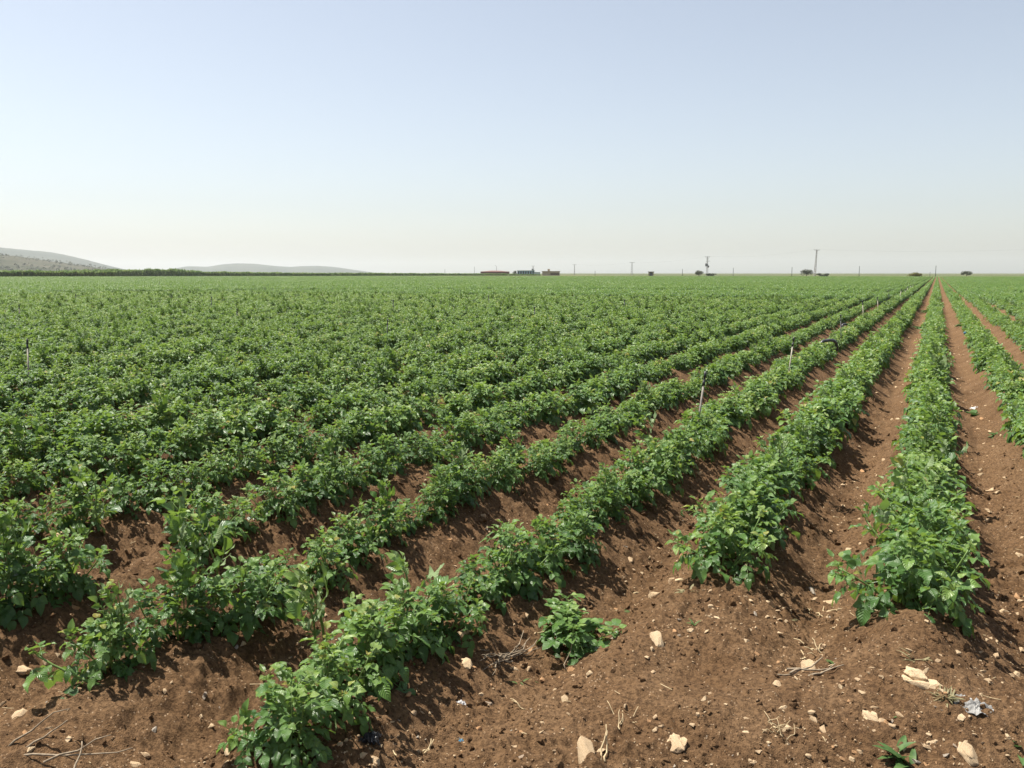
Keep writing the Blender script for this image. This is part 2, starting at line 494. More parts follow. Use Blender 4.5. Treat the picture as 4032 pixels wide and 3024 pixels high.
def grow(seed, lod, spread=1.0, size=1.0, nst=None, tall=False, flat=False):
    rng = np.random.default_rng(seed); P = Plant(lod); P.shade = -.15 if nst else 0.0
    n = nst or int(rng.integers(6, 9)); a0 = rng.uniform(0, 6.28)
    for i in range(n):
        az = a0 + 2 * math.pi * i / n + rng.normal(0, .25)
        inner = i % 3 == 0
        tilt = R(rng.uniform(4, 18) if inner else rng.uniform(26, 52)) * spread
        if flat: tilt = R(rng.uniform(48, 74))
        L = (rng.uniform(.27, .34) if inner else rng.uniform(.25, .35)) * size
        base = (.035 * math.cos(az) * (0.3 if inner else 1), .035 * math.sin(az) * (.3 if inner else 1), -.015)
        P.stem(base, az, tilt, L, rng, int(rng.integers(9, 12)), size, sag=(.0 if inner else rng.uniform(0, .55)) if not flat else .35)
    if tall:
        for _ in range(2):
            az = R(rng.uniform(-70, 50))
            P.stem((.01, .01, 0), az, R(rng.uniform(12, 30)), rng.uniform(.40, .50) * size, rng, 6, size, tall=True)
    return P

def plant_mesh(P, name, with_stems):
    v, q, uv, var = P.arrays()
    me = np_mesh(name, v, q, M['leaf'], uv, {'leaf_var': var})
    if with_stems:
        bm = bmesh.new(); bm.from_mesh(me)
        for i in range(len(P.stems)):
            sm = P.stem_mesh(i, 'stem_tmp')
            n0 = len(bm.faces); bm.from_mesh(sm)
            bm.faces.ensure_lookup_table()
            for fi in range(n0, len(bm.faces)): bm.faces[fi].material_index = 1
            bpy.data.meshes.remove(sm)
        bm.to_mesh(me); bm.free(); me.materials.append(M['stem'])
    return me

NEAR = []        # foliage mesh, list of stem meshes, single mesh
for s in range(9):
    P = grow(100 + s, 0, tall=(s in (6, 7)), flat=(s == 8))
    NEAR.append((plant_mesh(P, 'potato_foliage', False), [P.stem_mesh(i, 'potato_stem') for i in range(len(P.stems))], None))
WHOLE = []
for s in range(8):
    P = grow(200 + s, 1 if s < 6 else 1, tall=(s >= 6))
    WHOLE.append(plant_mesh(P, 'potato_plant', True))

ORD = ['first', 'second', 'third', 'fourth', 'fifth', 'sixth', 'seventh', 'eighth', 'ninth', 'tenth', 'eleventh', 'twelfth', 'thirteenth', 'fourteenth',
       'fifteenth', 'sixteenth', 'seventeenth', 'eighteenth', 'nineteenth', 'twentieth']
TENS = ['', '', 'twenty', 'thirty', 'forty', 'fifty', 'sixty', 'seventy', 'eighty', 'ninety']
def ordinal(n):
    if n <= 20: return ORD[n - 1]
    t, o = divmod(n, 10)
    if o == 0: return TENS[t][:-1] + 'ieth'
    return TENS[t] + '-' + ORD[o - 1]

def row_phrase(k):
    if k == 0: return 'the broad row by the big tan rock'
    if k == 1: return 'the row just behind the lone small plant'
    if k == 2: return 'the row that reaches the bottom edge'
    if k == 3: return 'the row left of the bottom-edge row'
    if k > 3: return 'the %s row left of the bottom-edge row' % ORD[k - 3]
    if k == -1: return 'the row right of the big rock'
    return 'the %s row right of the big rock' % ORD[-k - 1]

# near gaps in the rows: (row, from, to) along the row, and thin plants
GAPS = [(4, 2.6, 3.05), (-1, 3.2, 5.4), (-1, 6.3, 6.9)]
FIELD_END = 405.0
prng = random.Random(5)
plants = []       # x, y, row, scale, kind
for k in range(-9, 60):
    y = float(np.interp(k, _kx, _ky)) + .1
    gap_run = 0
    while y < 46:
        x = -SP * k + prng.gauss(0, .035)
        sc = prng.uniform(.70, 1.04)
        ok = prng.random() > (.03 if math.hypot(x, y) > 8 else .0)
        if k < 0:
            if gap_run > 0: gap_run -= 1; ok = False
            elif prng.random() < .05: gap_run = prng.randint(1, 3)
        for g in GAPS:
            if g[0] == k and g[1] < y < g[2]: ok = False
        if k in (0, 1): sc *= 1.0 + .12 * (y < float(end_y(x)) + 1.5)
        elif k == 2: sc *= .88 if y > 2.9 else .92
        elif k == 3: sc *= .78 if y > 3.1 else .90
        else: sc *= .90
        az = math.atan2(x, y)
        if ok and R(-72) < az < R(17) and math.hypot(x, y) > 1.2:
            plants.append((x, y, k, sc))
        y += .285 + prng.uniform(-.04, .04)

def screen(p):
    u, v, f = project(p[0], p[1], float(ground_z(p[0], p[1], False)) + .18)
    return u, v, f
order = []
for p in plants:
    u, v, f = screen(p)
    m = 40 if f > 4 else 90
    if f > .5 and -m < u < 1024 + m and v < 768 + m: order.append((f / p[3], p))
order.sort(key=lambda t: t[0])
single = [p for _, p in order[:299]]
inset = set(id(p) for p in single)
rest = [p for p in plants if id(p) not in inset]

by_row = {}
for p in single: by_row.setdefault(p[2], []).append(p)
proto = {}
for k, lst in sorted(by_row.items()):
    lst.sort(key=lambda p: p[1])
    for n, (x, y, _, sc) in enumerate(lst, 1):
        where = 'near end' if k < 4 else 'left end'
        lab = '%s potato plant from the %s of %s' % (ordinal(n), where, row_phrase(k))
        grp = 'potato plants in the rows of the field'
        z = float(ground_z(x, y, False)) + .005
        rot = (prng.gauss(0, .05), prng.gauss(0, .05), prng.uniform(0, 6.28))
        if math.hypot(x, y) < 7.5:
            vi = prng.choices(range(8), [1, 1, 1, 1, 1, 1, .45, .45])[0]
            if vi >= 6: rot = (0, 0, prng.gauss(0, .5))
            
            fol, sts, _m = NEAR[vi]
            o = empty('potato_plant', (x, y, z), rot, (sc * .85, sc * .85, sc))
            link('foliage', fol, o)
            for sm in sts: link('stem', sm, o)
        else:
            vi = prng.choices(range(8), [1, 1, 1, 1, 1, 1, .3, .3])[0]
            if vi >= 6: rot = (0, 0, prng.gauss(0, .5))
            o = link('potato_plant', WHOLE[vi], None, (x, y, z), rot, (sc * .85, sc * .85, sc))
        tag(o, lab, 'plant', grp)

def one_plant(px, py, vi, sc, lab, name='potato_plant', rz=None):
    x, y, _ = ground_at(px, py)
    o = empty(name, (x, y, float(ground_z(x, y, False))), (0, 0, prng.uniform(0, 6) if rz is None else rz), sc)
    fol, sts, _m = NEAR[vi]
    link('foliage', fol, o)
    for sm in sts: link('stem', sm, o)
    tag(o, lab, 'plant', 'potato plants in the rows of the field')
    return o
one_plant(2250, 2545, 2, (.84, .84, .60), 'lone small potato plant on bare soil between the twig pile and a long stone')

# the rest of the crop, uncountable, one object: whole plants to 46 m, stretches of row to 140 m, blocks of rows beyond
def merged(parts, name):
    V, Q, UV, A = [], [], [], []; n = 0
    for P, off, rz, sc in parts:
        v, q, uv, var = P.arrays()
        c, s = math.cos(rz), math.sin(rz)
        w = np.stack([v[:, 0] * c - v[:, 1] * s, v[:, 0] * s + v[:, 1] * c, v[:, 2]], -1) * sc + np.array(off)
        V.append(w); Q.append(q + n); UV.append(uv); A.append(var); n += len(v)
    return np_mesh(name, np.vstack(V), np.vstack(Q), M['leaf'], np.vstack(UV), {'leaf_var': np.concatenate(A)})

def seg_mesh(seed):
    rng = np.random.default_rng(seed)
    return merged([(grow(int(seed * 10 + i), 2, size=1.0), (rng.normal(0, .03), -.45 + .3 * i, .15), rng.uniform(0, 6.28), rng.uniform(.85, 1.1)) for i in range(4)], 'crop_stretch')

def block_mesh(seed):
    rng = np.random.default_rng(seed); parts = []
    for row in range(3):
        for i in range(12):
            parts.append((grow(int(seed * 100 + row * 12 + i), 2, nst=5), ((row - 1) * SP + rng.normal(0, .03), -1.65 + .3 * i, .12), rng.uniform(0, 6.28), rng.uniform(.68, .86)))
    return merged(parts, 'crop_block')

def scatter_points(name, pts, rots, scls, kinds, mat=None):
    me = bpy.data.meshes.new(name)
    me.vertices.add(len(pts)); me.vertices.foreach_set('co', np.asarray(pts, np.float32).ravel())
    a = me.attributes.new('rot', 'FLOAT_VECTOR', 'POINT'); a.data.foreach_set('vector', np.asarray(rots, np.float32).ravel())
    a = me.attributes.new('scl', 'FLOAT_VECTOR', 'POINT'); a.data.foreach_set('vector', np.asarray(scls, np.float32).ravel())
    a = me.attributes.new('which', 'INT', 'POINT'); a.data.foreach_set('value', np.asarray(kinds, np.int32))
    if mat: me.materials.append(mat)
    return me

def scatter(name, pts, rots, scls, kinds, meshes):
    """instances of MESHES on points, as one object"""
    o = link(name, scatter_points(name, pts, rots, scls, kinds))
    ng = bpy.data.node_groups.new(name + '_nodes', 'GeometryNodeTree')
    ng.interface.new_socket('Geometry', in_out='INPUT', socket_type='NodeSocketGeometry')
    ng.interface.new_socket('Geometry', in_out='OUTPUT', socket_type='NodeSocketGeometry')
    N = ng.nodes; gi = N.new('NodeGroupInput'); go = N.new('NodeGroupOutput')
    def attr(nm, typ):
        x = N.new('GeometryNodeInputNamedAttribute'); x.data_type = typ; x.inputs['Name'].default_value = nm
        return next(s for s in x.outputs if s.name == 'Attribute' and s.enabled)
    rot, scl, which = attr('rot', 'FLOAT_VECTOR'), attr('scl', 'FLOAT_VECTOR'), attr('which', 'INT')
    join = N.new('GeometryNodeJoinGeometry')
    for i, m in enumerate(meshes):
        src = bpy.data.objects.new(name + '_source', m)
        oi = N.new('GeometryNodeObjectInfo'); oi.inputs['Object'].default_value = src
        cmp = N.new('FunctionNodeCompare'); cmp.data_type = 'INT'; cmp.operation = 'EQUAL'
        ins = [s for s in cmp.inputs if s.enabled and s.type == 'INT']
        ng.links.new(which, ins[0]); ins[1].default_value = i
        ip = N.new('GeometryNodeInstanceOnPoints')
        ng.links.new(gi.outputs[0], ip.inputs['Points'])
        ng.links.new(cmp.outputs[0], ip.inputs['Selection'])
        ng.links.new(oi.outputs['Geometry'], ip.inputs['Instance'])
        ng.links.new(rot, ip.inputs['Rotation']); ng.links.new(scl, ip.inputs['Scale'])
        ng.links.new(ip.outputs[0], join.inputs[0])
    ng.links.new(join.outputs[0], go.inputs[0])
    md = o.modifiers.new('scatter', 'NODES'); md.node_group = ng
    return o

pts, rots, scl, kinds = [], [], [], []
for (x, y, k, sc) in rest:
    pts.append((x, y, float(ground_z(x, y, False)))); rots.append((0, 0, prng.uniform(0, 6.28))); scl.append((sc * .85, sc * .85, sc))
    kinds.append(prng.choices(range(8), [1, 1, 1, 1, 1, 1, .4, .4])[0])
    if kinds[-1] >= 6: rots[-1] = (0, 0, prng.gauss(0, .5))
for k in range(-40, 200):
    for y in np.arange(0, 150, 1.2):
        x = -SP * k; r = math.hypot(x, y); az = math.atan2(x, y)
        if not (R(-66) < az < R(13)): continue
        if y < 45.8 and k < 60: continue
        if r > 140: continue
        if k < 0 and prng.random() < .16: continue
        if prng.random() < .03: continue
        pts.append((x, y + prng.uniform(-.1, .1), float(ground_z(x, y, False)) - .12 * (r < 70)))
        rots.append((0, 0, prng.choice((0, math.pi)))); scl.append((prng.uniform(.72, .88), 1, prng.uniform(.85, 1.08))); kinds.append(8 + prng.randrange(4))
for k in range(-120, 480, 3):
    for y in np.arange(0, 420, 3.6):
        x = -SP * (k + 1); r = math.hypot(x, y); az = math.atan2(x, y)
        if not (R(-66) < az < R(13)) or r <= 139.2 or r > FIELD_END + 6 * math.sin(az * 9): continue
        if k < 0 and prng.random() < .12: continue
        pts.append((x, y, float(ground_z(x, y, False)) - .02)); rots.append((0, 0, prng.choice((0, math.pi)))); scl.append((1, 1, prng.uniform(.85, 1.15))); kinds.append(12 + prng.randrange(3))
crop = scatter('potato_crop', pts, rots, scl, kinds, WHOLE + [seg_mesh(s) for s in (31, 32, 33, 34)] + [block_mesh(s) for s in (41, 42, 43)])
tag(crop, 'green potato crop filling the field out to the horizon', 'crop', kind='stuff')
print('single plants', len(single), 'crop instances', len(pts))

# ------------------------------------------------------------------ stones
def stone_mesh(seed, mat, sub=2, n=15):
    rng = np.random.default_rng(seed)
    bm = bmesh.new()
    for _ in range(n):
        p = rng.normal(size=3); p /= (np.abs(p) ** 3).sum() ** (1 / 3); p *= rng.uniform(.78, 1.0)
        bm.verts.new(p)
    r = bmesh.ops.convex_hull(bm, input=bm.verts)
    bmesh.ops.delete(bm, geom=[g for g in r['geom_interior'] if isinstance(g, bmesh.types.BMVert)], context='VERTS')
    bmesh.ops.dissolve_limit(bm, angle_limit=R(14), verts=bm.verts, edges=bm.edges)
    bmesh.ops.bevel(bm, geom=list(bm.edges) + list(bm.verts), offset=.09, segments=2, profile=.6, affect='EDGES', clamp_overlap=True)
    bmesh.ops.triangulate(bm, faces=bm.faces)
    if sub > 1: bmesh.ops.subdivide_edges(bm, edges=bm.edges, cuts=2, use_grid_fill=True)
    v = np.array([x.co[:] for x in bm.verts])
    k = (vnoise(v[:, 0] * 2.6 + 9, v[:, 1] * 2.6 + v[:, 2] * 1.9, seed) - .5) * .16 + (vnoise(v[:, 0] * 7 + v[:, 2] * 5, v[:, 1] * 7 - v[:, 2] * 4, seed + 1) - .5) * .10
    v = v * (1 + k)[:, None]
    v /= np.abs(v).max(0)
    for x, c in zip(bm.verts, v): x.co = c
    bmesh.ops.recalc_face_normals(bm, faces=bm.faces)
    me = bpy.data.meshes.new('stone'); bm.to_mesh(me); bm.free()
    for p in me.polygons: p.use_smooth = sub > 1
    me.materials.append(mat)
    return me

STONE = [stone_mesh(500 + i, M['stone'], 2, 24) for i in range(9)]
STONE_O = [stone_mesh(520 + i, M['stone_orange']) for i in range(3)]
STONE_G = [stone_mesh(540 + i, M['stone_grey']) for i in range(3)]

# px, py of the stone's foot in the photograph, width, height there, label ('' = a small one), kind
S = [
 (3628, 2715, 155, 78, 'largest rock, a broad tan slab with an undercut edge, next to the white rag', 'w'),
 (2304, 3020, 66, 128, 'tall upright tan stone standing at the bottom edge', 'w'),
 (2659, 2955, 72, 70, 'knobbly tan stone with pitted side between the tall stone and the rocks', 'o'),
 (3814, 2995, 78, 68, 'smooth wedge-shaped tan stone in the bottom right corner', 'w'),
 (3181, 2655, 55, 55, 'upright tan stone leaning behind two crossed twigs', 'w'),
 (3277, 2388, 70, 32, 'flat tan stone among dead stalks left of the broad row', 'w'),
 (2579, 2540, 50, 52, 'angular brown-tan stone right of the long stone', 'w'),
 (2437, 2516, 88, 28, 'long bone-shaped stone lying beside the lone potato plant', 'g'),
 (2573, 2355, 46, 34, 'rounded tan stone below the row behind the lone plant', 'w'),
 (2653, 2298, 56, 28, 'long pale stone touching the near end of a row', 'w'),
 (1813, 2508, 52, 34, 'pale block-like stone right of the bottom-edge row', 'w'),
 (1829, 2630, 46, 40, 'pointed pale stone left of the twig pile', 'w'),
 (2079, 2575, 56, 38, 'flat orange-tan slab between the twig pile and lone plant', 'o'),
 (1915, 2778, 42, 28, 'grey-tan stone right of the scrap of white paper', 'g'),
 (2036, 2902, 52, 30, 'flat pitted tan stone in the open soil', 'o'),
 (2017, 2978, 40, 38, 'faceted pale stone with a flat top near the bottom', 'w'),
 (1468, 3014, 42, 36, 'round pale stone at the foot of the bottom-edge row', 'w'),
 (3425, 2845, 50, 52, 'two-lobed tan stone below the biggest rock', 'w'),
 (3446, 2893, 32, 26, 'small square pale stone just below the two-lobed stone', 'w'),
 (3073, 2805, 50, 36, 'pale horned stone left of centre from the rag', 'w'),
 (3443, 2588, 45, 22, 'flat pinkish stone behind the biggest rock', 'w'),
 (3165, 2415, 52, 26, 'flat orange stone beside the dead stalks', 'o'),
 (3033, 2388, 42, 38, 'tilted orange-brown stone on the slope', 'o'),
 (3675, 2934, 42, 24, 'triangular pale chip above a flat chip', 'w'),
 (3668, 2976, 44, 22, 'flat pale chip left of the wedge-shaped stone', 'w'),
 (71, 2650, 78, 32, 'wide flat pale stone at the left edge', 'w'),
 (64, 2838, 52, 46, 'slanted tan slab half buried at the left edge', 'w'),
 (345, 2690, 74, 44, 'tan stone tucked under the creeping shoot', 'w'),
 (586, 2893, 40, 38, 'grey-faced stone in the lower left soil', 'g'),
 (250, 2934, 36, 36, 'upright brown-tan stone above the dead branch', 'w'),
 (559, 2985, 50, 28, 'flat pale stone near the end of the dead branch', 'w'),
 (521, 3022, 52, 20, 'pale stone cut off by the bottom edge', 'w'),
 (982, 2893, 44, 30, 'pale stone left of the bottom-edge row', 'w'),
 (227, 2125, 38, 34, 'orange-tan stone on the bare mound by the left rows', 'w'),
 (288, 2400, 32, 24, 'orange-tan stone on dark furrow soil at the left', 'o'),
 (583, 2458, 36, 30, 'rounded tan stone under the pale shoots', 'o'),
 (281, 2570, 36, 28, 'tan stone with shaded face on the left furrow edge', 'w'),
 (1199, 2354, 42, 30, 'tan stone in the furrow left of the bottom-edge row', 'w'),
 (2459, 2162, 34, 26, 'grey stone in the shaded furrow behind the lone plant', 'g'),
 (2499, 2192, 26, 18, 'pink-tan stone in the furrow bottom', 'o'),
 (2479, 2212, 20, 20, 'round yellow-tan stone in the furrow bottom', 'w'),
 (3920, 2004, 38, 26, 'flat orange stone in the right-hand furrow', 'o'),
 (3862, 1876, 28, 20, 'tan stone below the sparse weed in the right-hand furrow', 'w'),
 (3854, 1696, 21, 13, 'tan stone under the white paper in the right-hand furrow', 'w'),
 (3869, 1656, 24, 18, 'brown stone under a small plant in the right-hand furrow', 'o'),
 (3879, 1752, 19, 11, 'pale stone next to the green weed in the right-hand furrow', 'w'),
 (3949, 2418, 36, 26, 'flat pale stone at the right edge of the broad row', 'w'),
 (3900, 2262, 30, 30, 'pale stone leaning under the broad row leaves', 'w'),
 (2082, 2300, 30, 18, 'smooth pale stone on the slope behind the lone plant', 'w'),
 (2128, 2428, 24, 20, 'reddish stone above the lone plant', 'o'),
 (3060, 2705, 32, 28, 'oval tan stone left of the crossed twigs', 'w'),
 (2786, 2460, 34, 18, 'flat pale chip in the open soil below the rows', 'w'),
 (2252, 2648, 42, 26, 'half-buried brown stone with a stalk standing by it', 'o'),
 (2221, 2768, 24, 32, 'small upright pale stone in the open soil', 'w'),
]
small = [(234,2270,20),(366,2570,24),(240,2508,26),(105,2588,26),(217,2584,30),(173,2616,28),(271,2780,32),(186,2876,30),(91,2893,28),(308,2857,20),(298,2980,30),
 (1104,2222,20),(616,2206,22),(938,2048,15),(704,2656,20),(738,2733,26),(765,2758,26),(396,2706,22),(1199,2494,20),(1036,2532,24),(1406,2284,18),(1557,2247,18),
 (1798,2028,20),(1897,2038,28),(1866,2634,20),(2082,2690,28),(1925,2705,26),(1888,2740,26),(1875,2880,36),(2131,2858,28),(1567,2842,18),(1588,2850,14),(1459,2863,14),
 (2110,2914,24),(1641,2966,22),(1850,3018,22),(2147,3020,34),(2411,2314,24),(2530,2477,28),(2943,2447,24),(2974,2527,30),(2931,2360,26),(2764,2380,20),(2801,2366,18),
 (2761,2524,16),(2582,2626,20),(2570,2654,26),(2443,2638,18),(2474,2610,18),(2678,2618,22),(2937,2641,28),(2798,2740,28),(2656,2764,14),(2693,2770,18),(2690,2840,18),
 (2270,2800,20),(2937,2836,28),(2956,3012,38),(2727,2918,18),(2255,2668,24),(2357,2618,22),(2425,2402,18),(2523,2358,22),(2508,2318,16),(3107,2414,26),(3255,2540,22),
 (3388,2655,24),(3406,2630,20),(3437,2553,16),(3539,2633,36),(3650,3019,32),(3900,2696,18),(3943,2430,26),(3990,2436,20),(3601,1530,20),(4026,1856,20),(3946,1975,13),
 (3300,2150,14),(3205,2230,16),(3480,2960,18),(3560,2870,16),(3760,2800,16),(3330,2740,18),(2860,2880,16),(2400,2860,16),(2560,2860,16),(1750,2870,15),(1700,2690,14)]
NEARBY = [('the biggest rock', 3628, 2685), ('the tall upright stone', 2304, 2960), ('the lone potato plant', 2240, 2450), ('the twig pile', 1990, 2560), ('the white rag', 3820, 2768),
          ('the dead branch', 200, 2980), ('the scrap of white paper', 1815, 2780), ('the crossed twigs', 3180, 2680), ('the wide flat stone at the left edge', 71, 2650),
          ('the knobbly pitted stone', 2659, 2926), ('the long bone-shaped stone', 2437, 2503), ('the black plastic scrap', 1455, 2905), ('the creeping shoot', 300, 2680),
          ('the wedge-shaped stone', 3814, 2966), ('the bottom-edge row', 1150, 2700), ('the dead stalks', 3230, 2410), ('the two-lobed stone', 3425, 2821)]
used = {}
srng = random.Random(3)
def put_stone(px, py, w, h, lab, kind, group=None):
    x, y, t = ground_at(px, py)
    mpp = t / (FPX * 3.9375)
    W = w * mpp * 1.12; H = h * mpp * 1.1 * (1.15 if h > w * .8 else 1.05)
    mesh = srng.choice({'w': STONE, 'o': STONE_O, 'g': STONE_G}[kind])
    if w > 150 or 'two-lobed' in lab or 'knobbly' in lab: mesh = LUMPY
    dep = W * srng.uniform(.55, .8)
    up = H if h > w * .8 else max(H * .8, W * .3)
    x += -FW[0] * 0 + 0; z = float(ground_z(x, y, False)) + up * .16
    o = link('stone', mesh, None, (x, y + dep * .3, z), (srng.gauss(-.9 if h > w * .8 else -.1, .12), srng.gauss(0, .12), YAW + srng.gauss(0, .25)), (W / 2, dep / 2, up * .62))
    tag(o, lab, 'stone', group)
def lumpy():
    bm = bmesh.new()
    for m, sc, off in ((STONE[0], (1, .95, .75), (0, 0, -.1)), (STONE[3], (.52, .6, .5), (-.3, .25, .42)), (STONE[5], (.45, .6, .55), (.52, -.1, .1)), (STONE[2], (.4, .5, .45), (-.62, -.2, -.15))):
        n0 = len(bm.verts); bm.from_mesh(m); bm.verts.ensure_lookup_table()
        for v in bm.verts[n0:]: v.co = Vector((v.co.x * sc[0] + off[0], v.co.y * sc[1] + off[1], v.co.z * sc[2] + off[2]))
    me = bpy.data.meshes.new('rock'); bm.to_mesh(me); bm.free(); me.materials.append(M['stone'])
    for p in me.polygons: p.use_smooth = True
    return me
LUMPY = lumpy()
for (px, py, w, h, lab, kind) in S: put_stone(px, py, w, h, lab, kind, 'stones on the bare soil')
for (px, py, w) in small:
    if py < 2000: nm = 'the right-hand furrow' if px > 3500 else 'the shaded furrows'
    else: nm, qx, qy = min(NEARBY, key=lambda n: (n[1] - px) ** 2 + (n[2] - py) ** 2)
    if py >= 2000:
        dx, dy = px - qx, py - qy
        rel = ('right of' if dx > 0 else 'left of') if abs(dx) > abs(dy) else ('below' if dy > 0 else 'above')
        base = 'small pale stone %s %s' % (rel, nm)
    else: base = 'small pale stone lying in %s' % nm
    used.setdefault(base, []).append((px, py, w))
for base, lst in used.items():
    if len(lst) > 1:
        nm = base.split('small pale stone ')[1]
        qq = next(((n[1], n[2]) for n in NEARBY if nm.endswith(n[0])), (3700, 1900))
        lst.sort(key=lambda p: (p[0] - qq[0]) ** 2 + (p[1] - qq[1]) ** 2)
    for i, (px, py, w) in enumerate(lst):
        lab = base if len(lst) == 1 else '%s, %s away from it' % (base, 'nearest' if i == 0 else ordinal(i + 1) + ' farthest')
        if len(lst) > 1: lab = base.replace('small pale stone', ('nearest' if i == 0 else ordinal(i + 1) + ' nearest') + ' small pale stone')
        put_stone(px, py, w, w * srng.uniform(.5, .8), lab, srng.choices('wog', [6, 2, 1])[0], 'small stones on the bare soil')

# loose pebbles, uncountable
PEB = [stone_mesh(600 + i, M['stone'], 1, 10) for i in range(4)] + [stone_mesh(610, M['stone_orange'], 1, 10), stone_mesh(611, M['stone_grey'], 1, 10)]
pts, rots, scl, kinds = [], [], [], []
def pebble(x, y, s):
    z = float(ground_z(x, y)) + s * .15
    pts.append((x, y, z)); rots.append((prng.gauss(0, .3), prng.gauss(0, .3), prng.uniform(0, 6.28)))
    scl.append((s * prng.uniform(.7, 1.3), s * prng.uniform(.5, .9), s * prng.uniform(.4, .75))); kinds.append(prng.choices(range(6), [3, 3, 3, 3, 2, 1])[0])
az = RNG.uniform(R(-66), R(12), 12000); rr = np.exp(RNG.uniform(math.log(1.9), math.log(8.5), 12000))
cx, cy_ = rr * np.sin(az), rr * np.cos(az)
pr = np.where(cy_ < end_y(cx) + .3, .9, .5 * (.5 - .5 * np.cos(2 * np.pi * cx / SP))) * vnoise(cx * 1.6, cy_ * 1.6, 77) * 1.5
for x, y, keep in zip(cx, cy_, RNG.random(12000) < pr):
    if keep: pebble(float(x), float(y), min(.016, .0030 * prng.paretovariate(1.6)))
for _ in range(2600):                       # furrows farther off, mostly at the right
    k = prng.choices(range(-6, 8), [1, 1, 2, 2, 3, 5, 5, 4, 3, 2, 1, 1, 1, 1])[0]
    x = -SP * (k + .5) + prng.gauss(0, .13); y = 4 + 30 * prng.random() ** 1.5
    pebble(x, y, min(.028, .0045 * prng.paretovariate(1.7)))
tag(scatter('pebbles', pts, rots, scl, kinds, PEB), 'loose pale pebbles strewn over the brown soil', 'pebbles', kind='stuff')

# crumbs of earth, uncountable
CRUMB = [stone_mesh(630 + i, M['soil'], 1, 12) for i in range(5)]
N_C = 26000
az = RNG.uniform(R(-66), R(12), N_C); rr = np.exp(RNG.uniform(math.log(1.9), math.log(9.5), N_C))
cx, cy_ = rr * np.sin(az), rr * np.cos(az)
cs = np.minimum(.016, .0042 * RNG.pareto(2.2, N_C) + .0026) * np.clip(rr / 4, .8, 1.4)
keep = RNG.random(N_C) < .25 + 1.1 * vnoise(cx * 2.2, cy_ * 2.2, 78) ** 2
cx, cy_, cs = cx[keep], cy_[keep], cs[keep]
cz = ground_z(cx, cy_) + cs * .25
crumbs = scatter('soil_crumbs', np.stack([cx, cy_, cz], -1), RNG.uniform(-3, 3, (len(cx), 3)), cs[:, None] * RNG.uniform(.7, 1.25, (len(cx), 3)), RNG.integers(0, 5, len(cx)), CRUMB)
tag(crumbs, 'loose brown crumbs and clods of tilled earth', 'soil', kind='stuff')

# dry straw bits, uncountable
b = MB()
for _ in range(330):
    az = prng.uniform(R(-64), R(10)); r = math.sqrt(prng.uniform(1.9 ** 2, 7.5 ** 2))
    x, y = r * math.sin(az), r * math.cos(az)
    if y > float(end_y(x)) + .4 and abs(((x / SP) % 1) - .5) > .2: continue
    L = prng.uniform(.015, .06); a = prng.uniform(0, 6.28); z = float(ground_z(x, y)) + .003
    p = [(x + math.cos(a) * L * t + prng.gauss(0, .002), y + math.sin(a) * L * t + prng.gauss(0, .002), z + .006 * prng.random()) for t in (0, .5, 1)]
    b.tube(p, prng.uniform(.0008, .0022), 4)
tag(b.build('straw', M['straw']), 'dry straw bits scattered over the soil', 'straw', kind='stuff')

# ------------------------------------------------------------------ litter, twigs and weeds
def place(px, py):
    x, y, t = ground_at(px, py)
    return x, y, float(ground_z(x, y, False)), t

q = random.Random(9)
def sticks(name, px, py, specs, mat, lab, cat, rad=.003):
    x, y, z, t = place(px, py); b = MB()
    for (dx, dy, L, a, el, bend) in specs:
        pts = []
        for i in range(6):
            s = i / 5
            an = a + bend * s
            pts.append((dx + math.cos(an) * L * s * math.cos(el) + q.gauss(0, L * .03), dy + math.sin(an) * L * s * math.cos(el) + q.gauss(0, L * .03), .006 + L * s * math.sin(el) + .006 * math.sin(7 * s + a)))
        b.tube(pts, [rad * (1 - .6 * i / 5) for i in range(6)], 5)
    return tag(b.build(name, mat, None, True, (x, y, z)), lab, cat)
q = random.Random(9)
sticks('twig_pile', 1990, 2590, [(q.gauss(0, .03), q.gauss(0, .02), q.uniform(.08, .19), YAW + q.gauss(.35, .35) + (math.pi if q.random() < .5 else 0), q.uniform(0, .35), q.gauss(0, .3)) for _ in range(26)],
       M['twig'], 'pile of thin grey dead twigs left of the lone potato plant', 'twigs', .0032)
sticks('crossed_twigs', 3190, 2675, [(-.09, 0, .2, YAW + .25, .1, .2), (-.09, .02, .2, YAW - .3, .12, .3), (0, 0, .14, YAW + .5, .25, -.3), (-.14, -.06, .16, YAW + .1, .02, .3)], M['twig'],
       'two grey dead twigs crossed in front of an upright tan stone', 'twigs', .005)
sticks('dead_branch', 30, 2990, [(0, 0, .42, YAW + .12, .05, -.1), (.15, .03, .2, YAW + .7, .3, -.4), (.2, 0, .18, YAW - .5, .1, .5), (-.05, .02, .22, YAW + 1.2, .5, -.8), (.28, .02, .12, YAW + 1.4, .5, .3),
        (.02, .05, .16, YAW + .9, .6, -.7)], M['twig'], 'grey dead branch with fine twigs in the bottom left corner', 'branch', .0045)
sticks('dead_stalk', 3240, 2425, [(q.gauss(0, .05), q.gauss(0, .03), q.uniform(.07, .16), q.uniform(0, 6.28), q.uniform(0, .5), q.gauss(0, .8)) for _ in range(12)], M['straw'],
       'tangle of pale dead stalks beside a flat tan stone', 'dead plant', .004)
sticks('dead_stalk', 3200, 2590, [(q.gauss(0, .03), q.gauss(0, .03), q.uniform(.05, .11), q.uniform(0, 6.28), q.uniform(.1, .8), q.gauss(0, .8)) for _ in range(10)], M['straw'],
       'small clump of dead stalks above the upright tan stone', 'dead plant', .004)
